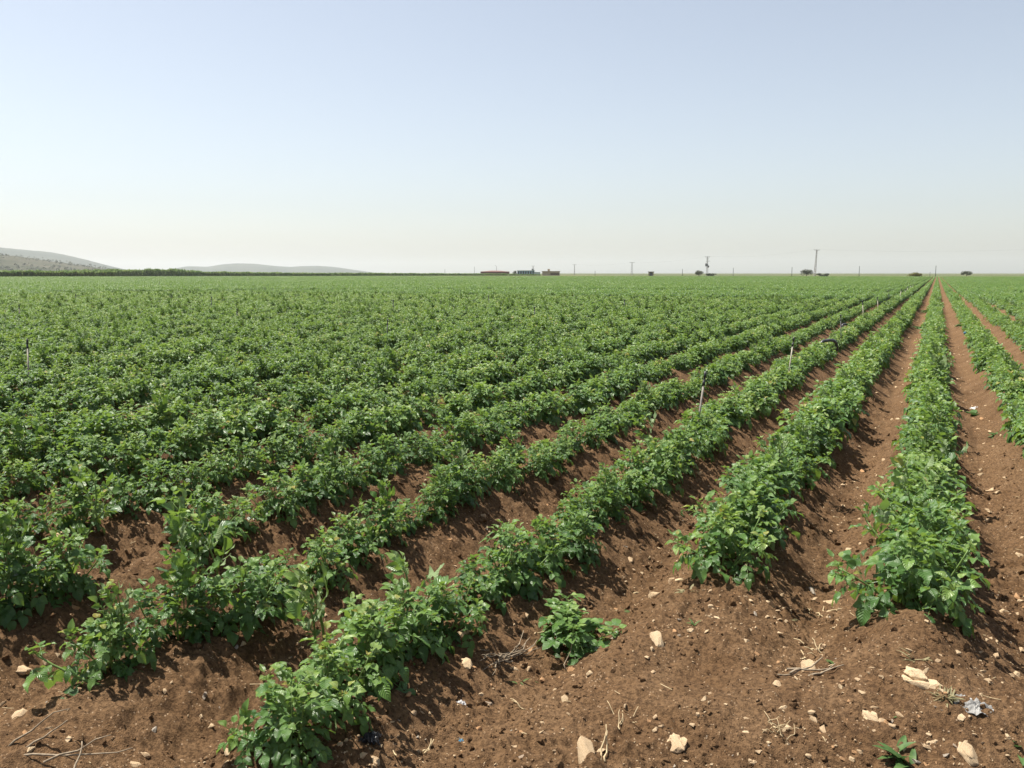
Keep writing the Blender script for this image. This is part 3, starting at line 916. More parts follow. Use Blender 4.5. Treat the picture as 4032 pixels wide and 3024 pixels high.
sticks('dead_stalk', 3050, 2880, [(q.gauss(0, .02), q.gauss(0, .02), q.uniform(.04, .08), q.uniform(0, 6.28), q.uniform(.2, .9), q.gauss(0, 1)) for _ in range(12)], M['straw'],
       'bleached dead weed below the pale horned stone', 'dead plant', .002)
sticks('dead_stalk', 2440, 2860, [(q.gauss(0, .015), q.gauss(0, .02), q.uniform(.04, .08), YAW + 1.2 + q.gauss(0, .5), q.uniform(.2, .8), q.gauss(0, .6)) for _ in range(7)], M['straw'],
       'small bleached stalk between the tall stone and the lone plant', 'dead plant', .0025)
sticks('straw_stalk', 2365, 3010, [(0, 0, .13, YAW + 1.35, .7, -.1), (.012, 0, .11, YAW + 1.2, .6, .2)], M['straw'], 'yellow straw stalk right of the tall upright stone', 'straw', .004)
sticks('straw_stalk', 2065, 2800, [(0, 0, .08, YAW + 2.2, .2, .1), (.004, 0, .07, YAW + 2.4, .3, .2)], M['straw'], 'yellow split straw right of the grey-tan stone', 'straw', .003)
sticks('straw_stalk', 1660, 2975, [(0, 0, .07, YAW + .9, .2, .1), (.01, 0, .07, YAW + 1.0, .2, .3)], M['straw'], 'yellow straw piece right of the round pale stone', 'straw', .003)
sticks('straw_stalk', 2490, 2345, [(0, 0, .14, YAW + .35, .08, .05)], M['straw'], 'pale stick lying in the furrow behind the lone plant', 'stick', .006)
sticks('straw_stalk', 2225, 2650, [(0, 0, .15, YAW + 1.3, .9, -.2)], M['twig'], 'thin stalk standing below the lone potato plant', 'stick', .003)
sticks('straw_stalk', 2095, 2510, [(0, 0, .1, YAW + .4, .3, .05)], M['straw'], 'pale stick against the left side of the lone plant', 'stick', .004)

def crumple(name, px, py, w, d, h, mat, lab, cat, seed=1, rot=0.0):
    x, y, z, t = place(px, py)
    n = 26; u = np.linspace(-1, 1, n); U, V = np.meshgrid(u, u, indexing='ij')
    rad = np.sqrt(U ** 2 + V ** 2)
    sh = .75 + .5 * vnoise(U * 1.7 + seed, V * 1.7, seed)
    crk = np.abs(vnoise(U * 3 + 5, V * 3, seed + 1) - .5) * 2 + .5 * np.abs(vnoise(U * 7 + 5, V * 7, seed + 2) - .5) * 2
    Z = h * (np.clip(1.05 - rad ** 1.6 * .9, -.35, 1) * .55 + .75 * crk - .25)
    P = np.stack([U * w / 2 * sh, V * d / 2 * sh, Z], -1).reshape(-1, 3)
    i = np.arange(n - 1)[:, None] * n + np.arange(n - 1)[None, :]
    qd = np.stack([i, i + n, i + n + 1, i + 1], -1).reshape(-1, 4)
    o = link(name, np_mesh(name, P, qd, mat, smooth=False), None, (x, y, z + .004), (0, 0, YAW + rot))
    md = o.modifiers.new('thickness', 'SOLIDIFY'); md.thickness = .002
    return tag(o, lab, cat)
crumple('rag', 3825, 2790, .125, .10, .028, M['rag'], 'crumpled dirty white rag right of the largest rock', 'rag', 3, -.4)
crumple('paper_scrap', 1815, 2785, .05, .04, .02, M['paper'], 'torn scrap of white paper on soil left of the grey-tan stone', 'paper', 5)
crumple('paper_scrap', 3842, 1612, .1, .09, .03, M['paper'], 'white paper sheet in the right-hand furrow', 'paper', 8)
crumple('plastic_scrap', 1455, 2915, .075, .06, .03, M['black_plastic'], 'black plastic scrap right of the bottom-edge row', 'plastic', 11)
crumple('plastic_scrap', 1808, 2920, .028, .02, .008, M['blue_plastic'], 'tiny blue plastic scrap in the open soil', 'plastic', 13)
crumple('plastic_scrap', 2510, 2425, .06, .03, .012, M['black_plastic'], 'dark plastic strip in the furrow above the long stone', 'plastic', 14, .4)
crumple('plastic_scrap', 2350, 2560, .09, .05, .02, M['paper'], 'whitish plastic film under the right side of the lone plant', 'plastic', 15, .3)
crumple('plastic_scrap', 1840, 2522, .04, .02, .01, M['blue_plastic'], 'light blue plastic bit below the block-like stone', 'plastic', 16, -.4)

def bottle(px, py):
    x, y, z, t = place(px, py); b = MB()
    b.tube([(-.11, 0, .035), (-.10, 0, .035), (.03, 0, .035), (.07, 0, .035), (.085, 0, .035), (.11, 0, .035)], [.026, .033, .033, .026, .013, .013], 10)
    tag(b.build('plastic_bottle', M['blue_plastic'], None, True, (x, y, z), (0, 0, .5)), 'blue plastic bottle lying in the right-hand furrow', 'bottle')
bottle(3812, 1316)

def weed(px, py, n, L, lab, mat='weed', spread=1.0, w=.16, name='weed'):
    x, y, z, t = place(px, py); V, Q, UV = [], [], []; k = 0; rng = np.random.default_rng(int(px))
    for i in range(n):
        a = rng.uniform(0, 6.28); el = rng.uniform(.2, 1.3) / spread; l = L * rng.uniform(.6, 1.1); ww = l * w
        side = np.array([-math.sin(a), math.cos(a), 0]); p = np.array([rng.normal(0, L * .12), rng.normal(0, L * .12), 0.])
        for s in range(6):
            f = s / 5; e = el - 1.0 * f
            if s: p = p + l / 5 * np.array([math.cos(a) * math.cos(e), math.sin(a) * math.cos(e), math.sin(e)])
            wd = ww * math.sin(math.pi * min(1, .12 + f * .88)) + .0005
            V += [p - side * wd, p + np.array([0, 0, -wd * .4]), p + side * wd]
            if s:
                o = k + s * 3
                Q += [(o - 3, o - 2, o + 1, o), (o - 2, o - 1, o + 2, o + 1)]
        k += 18
    tag(link(name, np_mesh(name, np.array(V), np.array(Q), M[mat]), None, (x, y, z)), lab, 'weed')
weed(3560, 3010, 18, .11, 'young broad-leaved green weed at the bottom edge left of the wedge-shaped stone', w=.12)
weed(4010, 2940, 10, .1, 'thin green weed at the right edge near the bottom')
weed(395, 2440, 6, .1, 'small grass sprout in the left furrow below the pale shoots', w=.07)
weed(535, 2290, 6, .09, 'small grass sprout in the shaded left furrow', w=.08)
weed(3290, 2625, 6, .055, 'tiny green seedling right of the crossed twigs', w=.15)
weed(3585, 2830, 6, .05, 'tiny green seedling below the largest rock', w=.15)
weed(2490, 2420, 7, .06, 'tiny green seedling in the furrow above the long stone', w=.13)
weed(2735, 2470, 12, .06, 'dark green low weed in the open soil below the rows', w=.08)
weed(2710, 2340, 18, .07, 'grey-green dry weed tuft near the end of the row behind the lone plant', 'dry_weed', w=.1)
weed(3720, 2760, 150, .06, 'olive-brown bushy dry weed between the largest rock and the rag', 'dry_weed', w=.045)
weed(3610, 2610, 18, .08, 'wispy dry weed above the largest rock', 'dry_weed', w=.045)
weed(3100, 2450, 16, .08, 'dry yellowish weed left of the flat orange stone', 'dry_weed', w=.045)
weed(2045, 2690, 14, .07, 'wispy green weed beside a small stone below the twig pile', w=.05)
weed(3930, 1715, 26, .13, 'spreading green weed in the right-hand furrow', w=.16, spread=1.6)
weed(3840, 1635, 26, .16, 'small bushy green weed under the white paper', w=.22, spread=1.3)
weed(2680, 2020, 8, .09, 'slender green weed in the furrow below the row behind the lone plant', w=.1)
weed(3335, 1480, 40, .2, 'low green weed patch in the furrow right of the grey riser', w=.16, spread=1.8)
weed(3290, 1440, 30, .2, 'low green weed patch just above the furrow weed by the grey riser', w=.16, spread=1.8)
weed(3630, 1290, 50, .3, 'low green weed patch across the furrow left of the broad row', w=.16, spread=1.8)
weed(3655, 1225, 50, .3, 'farther low weed patch across the furrow left of the broad row', w=.16, spread=1.8)
weed(3790, 1280, 40, .25, 'low green weed patch in the right-hand furrow behind the blue bottle', w=.16, spread=1.8)
weed(640, 1980, 4, .3, 'broad upright leaf shoot pushing out of the left rows', w=.2) if False else None

# big pale leaf shoots and creeping shoots on known plants
def shoot(px, py, az, tilt, L, lab, n=5, size=1.15, sag=.0, tall=True, name='potato_shoot'):
    x, y, z, t = place(px, py)
    P = Plant(0); P.stem((0, 0, 0), az, tilt, L, np.random.default_rng(int(px + py)), n, size, sag=sag, tall=tall)
    o = empty(name, (x, y, z)); link('foliage', plant_mesh(P, 'shoot_foliage', False), o); link('stem', P.stem_mesh(0, 'shoot_stem'), o)
    tag(o, lab, 'plant shoot', 'long shoots standing out of the potato rows')
shoot(400, 2700, YAW + math.pi, R(72), .26, 'creeping potato shoot lying on soil over a tan stone', 5, 1.0, .2, False)
shoot(700, 2400, YAW + .3, R(24), .46, 'tall pale bent potato shoot at the near end of the left row')
shoot(860, 2400, YAW + .4, R(12), .46, 'tall pale upright potato shoot right of the bent shoot')
shoot(780, 2290, YAW + .1, R(8), .46, 'tallest pale potato shoot standing behind the bent shoot')
shoot(1270, 2640, YAW + .9, R(14), .42, 'pale upright shoot among the first plants of the bottom-edge row')
shoot(2560, 1830, YAW + .4, R(10), .42, 'pale upright shoot topping the row behind the lone plant')
shoot(3560, 2080, YAW + .2, R(20), .4, 'big pale leafy shoot in the middle of the broad row')
shoot(3700, 1960, YAW - .2, R(25), .38, 'pale broad-leaved shoot on the right side of the broad row')
shoot(1210, 2700, YAW + .5, R(25), .36, 'upright potato shoot in the middle of the bottom-edge row')
shoot(1560, 2560, YAW + .4, R(30), .36, 'pale leaning potato shoot on the right flank of the bottom-edge row')
shoot(330, 2130, YAW + .3, R(35), .36, 'pale potato shoot leaning over the bare mound')

# ------------------------------------------------------------------ irrigation: risers and hose
def riser(px0, py0, px1, py1, mat, lab, rad=.013, head=True):
    """px0,py0 is where the riser leaves the leaves, px1,py1 its top"""
    x, y, t = ground_at(px0, py0, .30)
    z0 = .30
    d = ray_dir(px1, py1)
    # the top stands at the same distance as the foot
    f = (np.array([x, y, 0]) @ FW) - CAM_H * 0
    dep = np.array([x, y, z0 - CAM_H]) @ FW
    s = dep / (d @ FW); top = d * s
    T = np.array([top[0], top[1], top[2] + CAM_H]); B = np.array([x, y, z0])
    ax = T - B; L = np.linalg.norm(ax); ax = ax / L
    g = float(ground_z(x, y, False)); ext = (z0 - g + .05) / max(.3, ax[2])
    foot = B - ax * ext
    o = empty('sprinkler_riser', tuple(foot)); L += ext; rad *= .6
    hl = min(.13, L * .25)
    b = MB(); b.tube([(0, 0, 0), tuple(ax * (L - hl * .8))], rad, 8)
    b.build('pipe', mat, o, True)
    if head:
        h = MB(); a = L - hl
        h.tube([tuple(ax * a), tuple(ax * (a + hl * .3)), tuple(ax * (a + hl * .32)), tuple(ax * (a + hl * .6)), tuple(ax * (a + hl * .62)), tuple(ax * L)],
               [rad * 1.45, rad * 1.45, rad * 1.1, rad * 1.1, rad * 1.5, rad * 1.0], 8)
        hd = h.build('sprinkler_head', M['black_plastic'], o, True)
        nz = MB(); c = ax * (a + hl * .8)
        nz.tube([tuple(c), tuple(c + np.array([.03, .01, .012]))], [.006, .004], 6); nz.build('nozzle', M['black_plastic'], hd, True)
    tag(o, lab, 'sprinkler', 'sprinkler risers standing in the rows')
riser(109, 1440, 107, 1334, M['white_pipe'], 'thick white sprinkler riser with black head at the left edge', .017)
riser(2744, 1622, 2778, 1462, M['grey_pipe'], 'weathered grey sprinkler riser leaning right, nearest in the furrow', .015)
riser(3103, 1442, 3126, 1326, M['white_pipe'], 'cream sprinkler riser with long black head behind the grey one', .015)
riser(3314, 1316, 3310, 1237, M['dark_pipe'], 'black sprinkler riser between the two hose loops', .015)
riser(3403, 1245, 3396, 1182, M['white_pipe'], 'pale sprinkler riser just beyond the farther hose loop', .018)
riser(3460, 1209, 3455, 1168, M['white_pipe'], 'pale sprinkler riser second beyond the hose loops', .018)
riser(3500, 1168, 3500, 1150, M['dark_pipe'], 'short dark sprinkler riser before the row of pale far risers', .02)
riser(3542, 1166, 3550, 1137, M['white_pipe'], 'pale leaning riser, nearest of the far cluster', .024)
riser(3562, 1155, 3567, 1136, M['white_pipe'], 'pale riser, second of the far cluster', .024)
riser(3574, 1147, 3573, 1127, M['white_pipe'], 'pale riser, third of the far cluster', .026)
riser(3584, 1138, 3586, 1120, M['white_pipe'], 'pale riser, fourth of the far cluster', .03)
riser(3595, 1130, 3595, 1116, M['grey_pipe'], 'grey riser, last of the far cluster', .03)
riser(1522, 1308, 1527, 1256, M['dark_pipe'], 'dark leaning riser amid dense crop, nearest of the middle ones', .018)
riser(1548, 1208, 1548, 1181, M['dark_pipe'], 'dark riser straight behind the leaning dark riser', .022)
riser(832, 1199, 832, 1168, M['dark_pipe'], 'dark riser in dense crop midway between white riser and leaning dark riser', .022)
riser(298, 1172, 298, 1156, M['dark_pipe'], 'short dark riser in dense crop right of the white riser', .024)
riser(75, 1235, 75, 1199, M['grey_pipe'], 'greyish riser behind the thick white riser', .022)
riser(933, 1236, 933, 1214, M['dark_pipe'], 'short dark riser left of the leaning dark riser', .022)
riser(627, 1130, 627, 1108, M['dark_pipe'], 'tiny dark riser far back on the left half', .03)
riser(2105, 1234, 2104, 1207, M['dark_pipe'], 'dark riser in dense crop below the tan building', .022)
riser(2459, 1200, 2459, 1178, M['dark_pipe'], 'dark riser in dense crop below the lattice power pole', .024)
riser(1924, 1180, 1924, 1163, M['dark_pipe'], 'tiny dark riser in dense crop below the red roof', .026)

def hose(ptsn, lab, rad):
    """the first place is on the soil; the loop stands up from there across the furrow"""
    x, y, t = ground_at(ptsn[0][0], ptsn[0][1]); z = float(ground_z(x, y, False))
    dep = np.array([x, y, z - CAM_H]) @ FW
    pts = [Vector((x, y - .3, z - .03))]
    for px, py, back in ptsn:
        d = ray_dir(px, py); p = d * ((dep + back) / (d @ FW)); pts.append(Vector((p[0], p[1], p[2] + CAM_H)))
    out = []
    for i in range(len(pts) - 1):                     # Catmull-Rom
        p0, p1, p2, p3 = pts[max(i - 1, 0)], pts[i], pts[i + 1], pts[min(i + 2, len(pts) - 1)]
        for s in range(8):
            t = s / 8
            out.append(.5 * ((2 * p1) + (p2 - p0) * t + (2 * p0 - 5 * p1 + 4 * p2 - p3) * t * t + (3 * p1 - p0 - 3 * p2 + p3) * t ** 3))
    out.append(pts[-1])
    b = MB(); b.tube(out, rad, 10)
    tag(b.build('hose', M['hose'], None, True), lab, 'hose', 'black irrigation hoses in the furrow')
hose([(3232, 1412, 0), (3230, 1372, 0), (3236, 1348, .02), (3256, 1341, .05), (3280, 1341, .1), (3292, 1352, .15), (3296, 1380, .2)], 'black hose loop arching over the furrow behind the cream riser', .03)
hose([(3336, 1318, 0), (3326, 1298, 0), (3317, 1283, .02), (3324, 1277, .05), (3342, 1279, .1), (3350, 1288, .15), (3354, 1310, .2)], 'black hose loop beside the black riser', .03)
hose([(3455, 1232, 0), (3462, 1216, 0), (3468, 1206, .05), (3478, 1210, .1)], 'grey hose bend at the foot of the pale risers', .035)

# ------------------------------------------------------------------ far things
def bush(name, px, dist, w, h, mat, lab, seed, trunk=True, cat='tree'):
    x, y = far_at(px, dist); rng = np.random.default_rng(seed)
    o = empty(name, (x, y, float(ground_z(x, y, False))))
    V, Q = [], []; n = 0
    cl = [(rng.uniform(-.36, .36) * w, rng.uniform(-.36, .36) * w, h * rng.uniform(.24, .72), rng.uniform(.16, .28) * w) for _ in range(14)]
    for (cx, cy, cz, cr) in cl:
        for _ in range(150):
            d = rng.normal(size=3); d /= np.linalg.norm(d)
            p = np.array([cx, cy, cz]) + d * cr * np.array([1, 1, min(1.0, h / w * 1.1)]) * rng.uniform(.6, 1.05)
            a = np.cross(d + rng.normal(size=3) * .7, rng.normal(size=3)); a /= np.linalg.norm(a); b_ = np.cross(d, a)
            s = w * rng.uniform(.02, .045)
            V += [p - a * s, p + b_ * s * .6, p + a * s, p - b_ * s * .6]; Q.append((n, n + 1, n + 2, n + 3)); n += 4
    link('crown', np_mesh('crown', np.array(V), np.array(Q), mat, smooth=False), o)
    if trunk:
        t = MB(); t.tube([(0, 0, 0), (.02 * w, 0, h * .3), (-.02 * w, .02 * w, h * .6)], [w * .04, w * .03, w * .015], 6)
        for a in (0, 2.1, 4.2): t.tube([(0, 0, h * .25), (math.cos(a) * w * .22, math.sin(a) * w * .22, h * .62)], [w * .02, w * .01], 5)
        t.build('trunk', M['bark'], o)
    tag(o, lab, cat)
K = FPX * 3.9375          # photograph pixels per unit tangent
def hgt(py, dist): return (1075 - py) / K * dist + CAM_H
bush('olive_tree', 2752, 520, 5.0, hgt(1060, 520), M['olive'], 'round dark olive tree left of the transformer pole', 1)
bush('olive_tree', 3176, 520, 6.6, hgt(1057, 520), M['olive'], 'broad round olive tree left of the tallest power pole', 2)
bush('olive_tree', 3807, 560, 6.0, hgt(1065, 560), M['olive'], 'low grey-green tree on the horizon at the far right', 3)
bush('olive_tree', 2025, 640, 3.6, hgt(1062, 640), M['olive'], 'small dark tree between the red roof and blue shed', 4)
bush('bush', 3607, 420, 6.0, 2.2, M['yellow_bush'], 'yellow-green bush at the far end of the rows', 5, False, 'bush')
bush('bush', 3240, 470, 6.0, 1.9, M['olive'], 'low dark bush right of the tallest power pole', 6, False, 'bush')
bush('bush', 2800, 470, 5.0, 2.1, M['olive'], 'low weedy bush at the foot of the transformer pole', 7, False, 'bush')

def lattice(b, H, w0, w1, n, r):
    for sx, sy in ((-1, -1), (1, -1), (1, 1), (-1, 1)):
        b.tube([(sx * w0, sy * w0, 0), (sx * w1, sy * w1, H)], r, 4)
    for i in range(n):
        za, zb = H * i / n, H * (i + 1) / n
        wa, wb = w0 + (w1 - w0) * i / n, w0 + (w1 - w0) * (i + 1) / n
        s = 1 if i % 2 else -1
        for k in range(4):
            c = [(-1, -1), (1, -1), (1, 1), (-1, 1)]
            p, q_ = c[k], c[(k + 1) % 4]
            if s < 0: p, q_ = q_, p
            b.tube([(p[0] * wa, p[1] * wa, za), (q_[0] * wb, q_[1] * wb, zb)], r * .7, 4)

TOPS = {}
def power_pole(px, dist, py_top, lab, arm, lean=0.0, transformer=False, wide=.45, key=None, hidden=True):
    x, y = far_at(px, dist); H = hgt(py_top, dist)
    o = empty('power_pole', (x, y, 0), (0, lean, 0)); o.rotation_euler = (0, lean, YAW * .6)
    b = MB(); lattice(b, H, wide, wide * .4, 12, .075); b.build('mast', M['concrete'], o)
    c = MB(); c.box((0, 0, H - .15), (arm, .16, .18))
    if transformer:
        c.box((.35, 0, H - 2.4), (arm * .9, .16, .16)); c.box((0, 0, H - 1.2), (arm * .6, .14, .14))
    c.build('crossarm', M['steel'], o)
    for s in (-.46, 0, .46):
        i = MB(); i.tube([(s * arm, 0, H - .06), (s * arm, 0, H + .35)], [.09, .06], 6); i.build('insulator', M['steel'], o)
    if transformer:
        t = MB(); t.box((-.35, 0, H * .58), (1.5, 1.1, 1.5)); t.tube([(-.7, 0, H * .58 + .75), (-.7, 0, H * .58 + 1.2)], .1, 6); t.build('transformer', M['steel'], o)
        t = MB(); t.box((.55, .2, H * .5), (.8, .7, 1.1)); t.build('switch_box', M['dark_pipe'], o)
    tag(o, lab, 'power pole')
    if key: TOPS[key] = (x, y, H + .3, arm)
power_pole(2784, 480, 1013, 'concrete power pole carrying a transformer and several crossarms', 2.6, 0, True, .5, 'a')
power_pole(3208, 430, 990, 'tallest power pole with one crossarm, leaning slightly', 2.4, R(2.2), False, .42, 'b')
power_pole(2488, 640, 1034, 'lattice power pole with wide top arm over the left of the transformer pole', 3.4, 0, False, .7, 'c')
power_pole(2262, 720, 1042, 'slim T-topped power pole right of the tan building', 3.0, 0, False, .32, 'd')
power_pole(2099, 700, 1047, 'power pole with two short arms above the blue shed', 2.2, 0, True, .35)

def post(px, dist, py_top, lab, r=.16, lamp=False):
    x, y = far_at(px, dist); H = hgt(py_top, dist); b = MB()
    b.tube([(0, 0, 0), (0, 0, H)], [r, r * .8], 6)
    if lamp: b.tube([(0, 0, H), (-.4, 0, H + .5), (-1.4, 0, H + .7)], r * .8, 5)
    nm = 'lamp_post' if lamp else 'wire_pole'
    tag(b.build(nm, M['dark_pipe'] if not lamp else M['steel'], None, False, (x, y, 0)), lab, 'lamp post' if lamp else 'pole', None if lamp else 'thin wire poles along the horizon')
    return (x, y, H)
line = [post(2343, 600, 1066, 'thin wire pole between the T-topped and the lattice pole'), post(2687, 560, 1059, 'thin wire pole left of the olive tree by the transformer pole'),
        post(2887, 530, 1055, 'thin wire pole right of the transformer pole'), post(3118, 510, 1053, 'thin wire pole left of the tallest power pole'),
        post(3383, 490, 1050, 'thin wire pole right of the tallest power pole'), post(3684, 480, 1049, 'thin wire pole above the end of the broad row')]
post(1955, 680, 1049, 'tall curved lamp post behind the red roof', .16, True)
post(1868, 720, 1050, 'thin pole left of the red roof', .13)
post(1752, 760, 1060, 'thin short pole far left of the red roof', .16)
post(3662, 520, 1071, 'stub of a pole at the end of the rows', .12)

def wire(p, q_, sag, lab, r=.0035):
    b = MB(); pts = []
    for i in range(13):
        t = i / 12
        pts.append((p[0] + (q_[0] - p[0]) * t, p[1] + (q_[1] - p[1]) * t, p[2] + (q_[2] - p[2]) * t - sag * 4 * t * (1 - t)))
    b.tube(pts, r, 4, False)
    tag(b.build('power_line', M['dark_pipe']), lab, 'wire', 'wires strung along the horizon')
nm = ['the T-topped pole and the olive tree', 'the olive tree and the transformer pole', 'the transformer pole and the broad olive tree', 'the tallest pole and its left neighbour', 'the tallest pole and the row end']
for i in range(5): wire(line[i], line[i + 1], .7, 'thin low wire between ' + nm[i])
def T_(k, s=0): x, y, z, a = TOPS[k]; return (x + s * a * .4 * math.cos(YAW * .6), y + s * a * .4 * math.sin(YAW * .6), z)
for s, w in ((-1, 'left'), (0, 'middle'), (1, 'right')):
    wire(T_('c', s), T_('a', s), 1.5, '%s cable from the lattice pole to the transformer pole' % w)
    wire(T_('a', s), T_('b', s), 1.5, '%s cable from the transformer pole to the tallest pole' % w)
    wire(T_('d', s), T_('c', s), 1.5, '%s cable from the T-topped pole to the lattice pole' % w)
    x, y = far_at(4400, 420); wire(T_('b', s), (x + s, y, 13.0), 1.8, '%s cable running right from the tallest pole' % w)

def shed(px0, px1, dist, py_eave, py_ridge, wall, roof, name, lab, depth=14, bays=0, extras=None):
    x0, y0 = far_at(px0, dist); x1, y1 = far_at(px1, dist)
    L = math.hypot(x1 - x0, y1 - y0); a = math.atan2(y1 - y0, x1 - x0)
    o = empty(name, ((x0 + x1) / 2, (y0 + y1) / 2, 0), (0, 0, a))
    he, hr = hgt(py_eave, dist), hgt(py_ridge, dist)
    w = MB(); w.box((0, depth / 2, he / 2), (L, depth, he)); w.build('wall', wall, o)
    r = MB(); e = .4
    if hr > he + .05:
        vs = [(-L / 2 - e, -e, he + .003), (L / 2 + e, -e, he + .003), (L / 2 + e, depth + e, he + .003), (-L / 2 - e, depth + e, he + .003), (-L * .12, depth / 2, hr), (L * .12, depth / 2, hr)]
        r.add(vs, [(0, 1, 5, 4), (2, 3, 4, 5), (1, 2, 5), (3, 0, 4), (3, 2, 1, 0)])
    else:
        r.box((0, depth / 2, he + .18), (L + 2 * e, depth + 2 * e, .35))
    r.build('roof', roof, o)
    for i in range(bays):
        d = MB(); d.box((-L / 2 + (i + .5) * L / bays, -.06, he * .45), (L / bays * .55, .1, he * .9)); d.build('dark_bay_panel', M['dark_pipe'], o)  # solid dark panel on the wall, its colour standing in for the bay's shade
    if extras: extras(o, L, he)
    tag(o, lab, 'building')
shed(1892, 2006, 650, 1069, 1065, M['red_roof'], M['red_roof'], 'red_shed', 'long low red-roofed farm building on the horizon', 20)
shed(2037, 2104, 640, 1066, 1066, M['blue_wall'], M['grey_roof'], 'blue_shed', 'blue-grey open-bay shed between the red roof and tan building', 14, 7)
shed(2104, 2127, 640, 1070, 1069, M['grey_roof'], M['grey_roof'], 'lean_to', 'low pale lean-to joined to the right end of the blue shed', 8)
def tank(o, L, he):
    b = MB(); b.box((-L * .13, 4, he + 1.0), (1.6, 2, 1.6)); b.build('roof_tank', M['tan_wall'], o)
    b = MB(); b.box((L * .22, -.05, he * .42), (L * .5, .08, he * .5)); b.build('shutter', M['bark'], o)
shed(2135, 2204, 600, 1069, 1069, M['tan_wall'], M['tan_wall'], 'tan_building', 'flat tan block building with a small roof box', 8, 0, tank)
shed(2553, 2574, 560, 1071, 1071, M['tan_wall'], M['bark'], 'tan_hut', 'tiny tan hut between the lattice pole and thin wire poles', 4, 1)

def tall_crop(name, prof, depth, lab, n, seed):
    """a strip of tall crop: prof = [(photo x, distance, height)]"""
    rng = np.random.default_rng(seed); px = np.array([p[0] for p in prof]); V, Q = [], []; k = 0
    for _ in range(n):
        u = rng.uniform(px[0], px[-1]); D = np.interp(u, px, [p[1] for p in prof]); H = np.interp(u, px, [p[2] for p in prof])
        H *= .9 + .2 * float(vnoise(u * .05, seed, 2)) + rng.normal(0, .03)
        front = rng.random() < .5
        dd = abs(rng.normal(0, 1.0)) if front else rng.uniform(0, depth)
        x, y = far_at(u, D + dd); z0 = (H * rng.uniform(0, .85)) if front else H * .72
        z1 = z0 + H * rng.uniform(.12, .28); a = rng.uniform(0, 3.14); w = rng.uniform(.18, .5)
        dx, dy = math.cos(a) * w, math.sin(a) * w; lx, ly = rng.normal(0, .35), rng.normal(0, .35)
        V += [(x - dx, y - dy, z0), (x + dx, y + dy, z0), (x + dx * .3 + lx, y + dy * .3 + ly, z1), (x - dx * .3 + lx, y - dy * .3 + ly, z1)]
        Q.append((k, k + 1, k + 2, k + 3)); k += 4
    # the packed core of stems behind the outer leaves
    pp = []
    for u in np.linspace(px[0], px[-1], 60):
        D = np.interp(u, px, [p[1] for p in prof]); H = np.interp(u, px, [p[2] for p in prof]) * .78
        pp.append((far_at(u, D + .8), far_at(u, D + depth), H))
    for i in range(59):
        (a, b_, h), (c, d, g) = pp[i], pp[i + 1]
        V += [(*a, 0), (*c, 0), (*c, g), (*a, h)]; Q.append((k, k + 1, k + 2, k + 3)); k += 4
        V += [(*a, h), (*c, g), (*d, g), (*b_, h)]; Q.append((k, k + 1, k + 2, k + 3)); k += 4
    tag(link(name, np_mesh(name, np.array(V), np.array(Q), M['tall_crop'], smooth=False)), lab, 'crop strip')
tall_crop('tall_crop_strip', [(-500, 400, 2.7), (0, 405, 2.8), (455, 410, 2.5)], 40, 'near dark green strip of tall crop at the left end of the horizon', 16000, 3)
tall_crop('tall_crop_strip', [(-500, 520, 3.1), (250, 520, 3.3), (430, 520, 4.0), (680, 520, 4.0), (800, 530, 2.9), (1000, 540, 2.4), (1300, 560, 2.0), (1600, 590, 1.9), (1950, 600, 1.5), (2130, 620, 1.1)], 60,
          'long dark strip of tall crop behind the field, reaching the red-roofed building', 26000, 4)

def hill(name, prof, dist, depth, mat, seed, rough):
    px = np.array([p[0] for p in prof], float); us = np.linspace(px[0], px[-1], 260); ds = np.linspace(-1, 1, 40)
    U, D = np.meshgrid(us, ds, indexing='ij')
    hp = np.interp(U, px, [(1075 - p[1]) / K * dist for p in prof])
    ker = np.ones(9) / 9
    hp = np.apply_along_axis(lambda c: np.convolve(np.pad(c, 4, 'edge'), ker, 'valid'), 0, hp)
    bump = np.cos(D * math.pi / 2) ** 1.3
    X = np.zeros_like(U); Y = np.zeros_like(U)
    for i, u in enumerate(us):
        x, y = far_at(u, 1.0); X[i] = x * (dist + D[i] * depth); Y[i] = y * (dist + D[i] * depth)
    Z = hp * bump * (1 + rough * (vnoise(X / dist * 60, Y / dist * 60, seed) - .5)) + hp * bump * rough * .5 * (vnoise(X / dist * 200, Y / dist * 200, seed + 1) - .5) - 2
    n = 40; i = np.arange(len(us) - 1)[:, None] * n + np.arange(n - 1)[None, :]
    q_ = np.stack([i, i + n, i + n + 1, i + 1], -1).reshape(-1, 4)
    me = np_mesh(name, np.stack([X, Y, Z], -1).reshape(-1, 3), q_, mat)
    tag(link(name, me), kind='structure')
    return X, Y, Z
HX, HY, HZ = hill('scrub_hill', [(-900, 1000), (-400, 990), (-100, 1003), (60, 1012), (140, 1022), (240, 1034), (330, 1045), (420, 1056), (520, 1068), (640, 1080)], 2200, 700, M['hill'], 3, .12)
hill('hills', [(-900, 1010), (-400, 985), (-100, 984), (0, 988), (110, 996), (215, 1003), (280, 1014), (345, 1027), (400, 1040), (455, 1052), (540, 1068), (660, 1082)], 5200, 1500, M['hill_far'], 5, .03)
hill('hills', [(560, 1082), (640, 1066), (690, 1056), (740, 1048), (790, 1049), (820, 1050), (870, 1042), (930, 1037), (1010, 1039), (1090, 1047), (1140, 1050), (1190, 1047), (1250, 1046), (1320, 1050), (1390, 1060), (1450, 1068), (1560, 1080)], 6500, 1500, M['hill_far'], 7, .02)
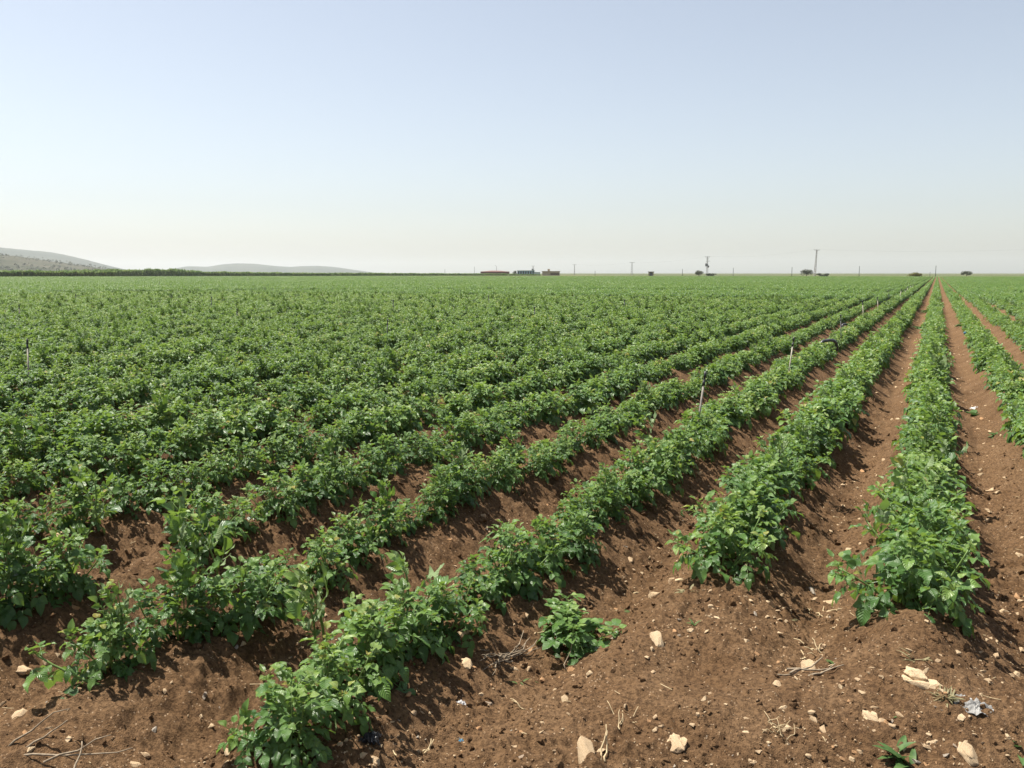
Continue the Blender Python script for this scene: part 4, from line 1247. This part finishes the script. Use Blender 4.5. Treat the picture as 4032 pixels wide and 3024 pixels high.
# scrub on the nearer hill, a far-off mass
rng = np.random.default_rng(8); V, Q = [], []; k = 0
for _ in range(2600):
    i = rng.integers(0, HX.shape[0]); j = rng.integers(0, HX.shape[1] // 2 + 2)
    c = np.array([HX[i, j], HY[i, j], HZ[i, j]]) + np.array([*rng.normal(0, 14, 2), 0])
    if c[2] < 1: continue
    rad = rng.uniform(1.0, 1.0 + 3.2 * float(vnoise(c[0] / 60, c[1] / 60, 6)))
    if float(vnoise(c[0] / 90, c[1] / 90, 16)) < .3: continue
    for _ in range(16):
        d = rng.normal(size=3); d /= np.linalg.norm(d); d[2] = abs(d[2])
        p = c + d * rad; a = np.cross(d, rng.normal(size=3)); a /= np.linalg.norm(a); b_ = np.cross(d, a); s = rad * .5
        V += [p - a * s, p + b_ * s, p + a * s, p - b_ * s]; Q.append((k, k + 1, k + 2, k + 3)); k += 4
tag(link('scrub', np_mesh('scrub', np.array(V), np.array(Q), M['olive'], smooth=False)), 'dark scrub dotted over the nearer left hill', 'scrub', kind='stuff')

# ------------------------------------------------------------------ air
hz = MB(); hz.box((0, 0, 0), (1, 1, 1))
t = NT('haze_air')
pv = t.n('ShaderNodeVolumePrincipled'); pv.inputs['Color'].default_value = (.77, .795, .825, 1); pv.inputs['Density'].default_value = .00011; pv.inputs['Anisotropy'].default_value = .35
t.l(pv.outputs[0], t.out.inputs['Volume'])
ho = link('haze', hz.mesh('haze', t.m), None, (0, 0, 95), (0, 0, 0), (26000, 26000, 210))
tag(ho, kind='stuff')

# ------------------------------------------------------------------ light
w = bpy.data.worlds.new('World'); SC.world = w; w.use_nodes = True
nt = w.node_tree; bg = nt.nodes['Background']
sky = nt.nodes.new('ShaderNodeTexSky'); sky.sky_type = 'NISHITA'; sky.sun_disc = False
sky.sun_elevation = R(SUN_EL); sky.sun_rotation = R(-SUN_AZ_LEFT); sky.air_density = 1.0; sky.dust_density = 1.3; sky.ozone_density = .8; sky.altitude = 100
hs = nt.nodes.new('ShaderNodeHueSaturation'); hs.inputs['Saturation'].default_value = .60
nt.links.new(sky.outputs[0], hs.inputs['Color']); nt.links.new(hs.outputs[0], bg.inputs['Color']); bg.inputs['Strength'].default_value = .076
sl = bpy.data.lights.new('sun', 'SUN'); sl.energy = 5.0; sl.angle = R(.5); sl.color = (1.0, .94, .85)
so = bpy.data.objects.new('sun', sl); COL.objects.link(so)
sd = Vector((-math.sin(R(SUN_AZ_LEFT)) * math.cos(R(SUN_EL)), math.cos(R(SUN_AZ_LEFT)) * math.cos(R(SUN_EL)), math.sin(R(SUN_EL))))
so.rotation_euler = sd.to_track_quat('Z', 'Y').to_euler(); so.location = (0, 0, 50)

SC.view_settings.view_transform = 'Standard'; SC.view_settings.look = 'None'; SC.view_settings.exposure = 1.02; SC.view_settings.gamma = 1.0
cy = SC.cycles
cy.use_denoising = True
cy.max_bounces = 8; cy.diffuse_bounces = 3; cy.glossy_bounces = 2; cy.transmission_bounces = 4; cy.volume_bounces = 1; cy.transparent_max_bounces = 8
cy.sample_clamp_indirect = 6
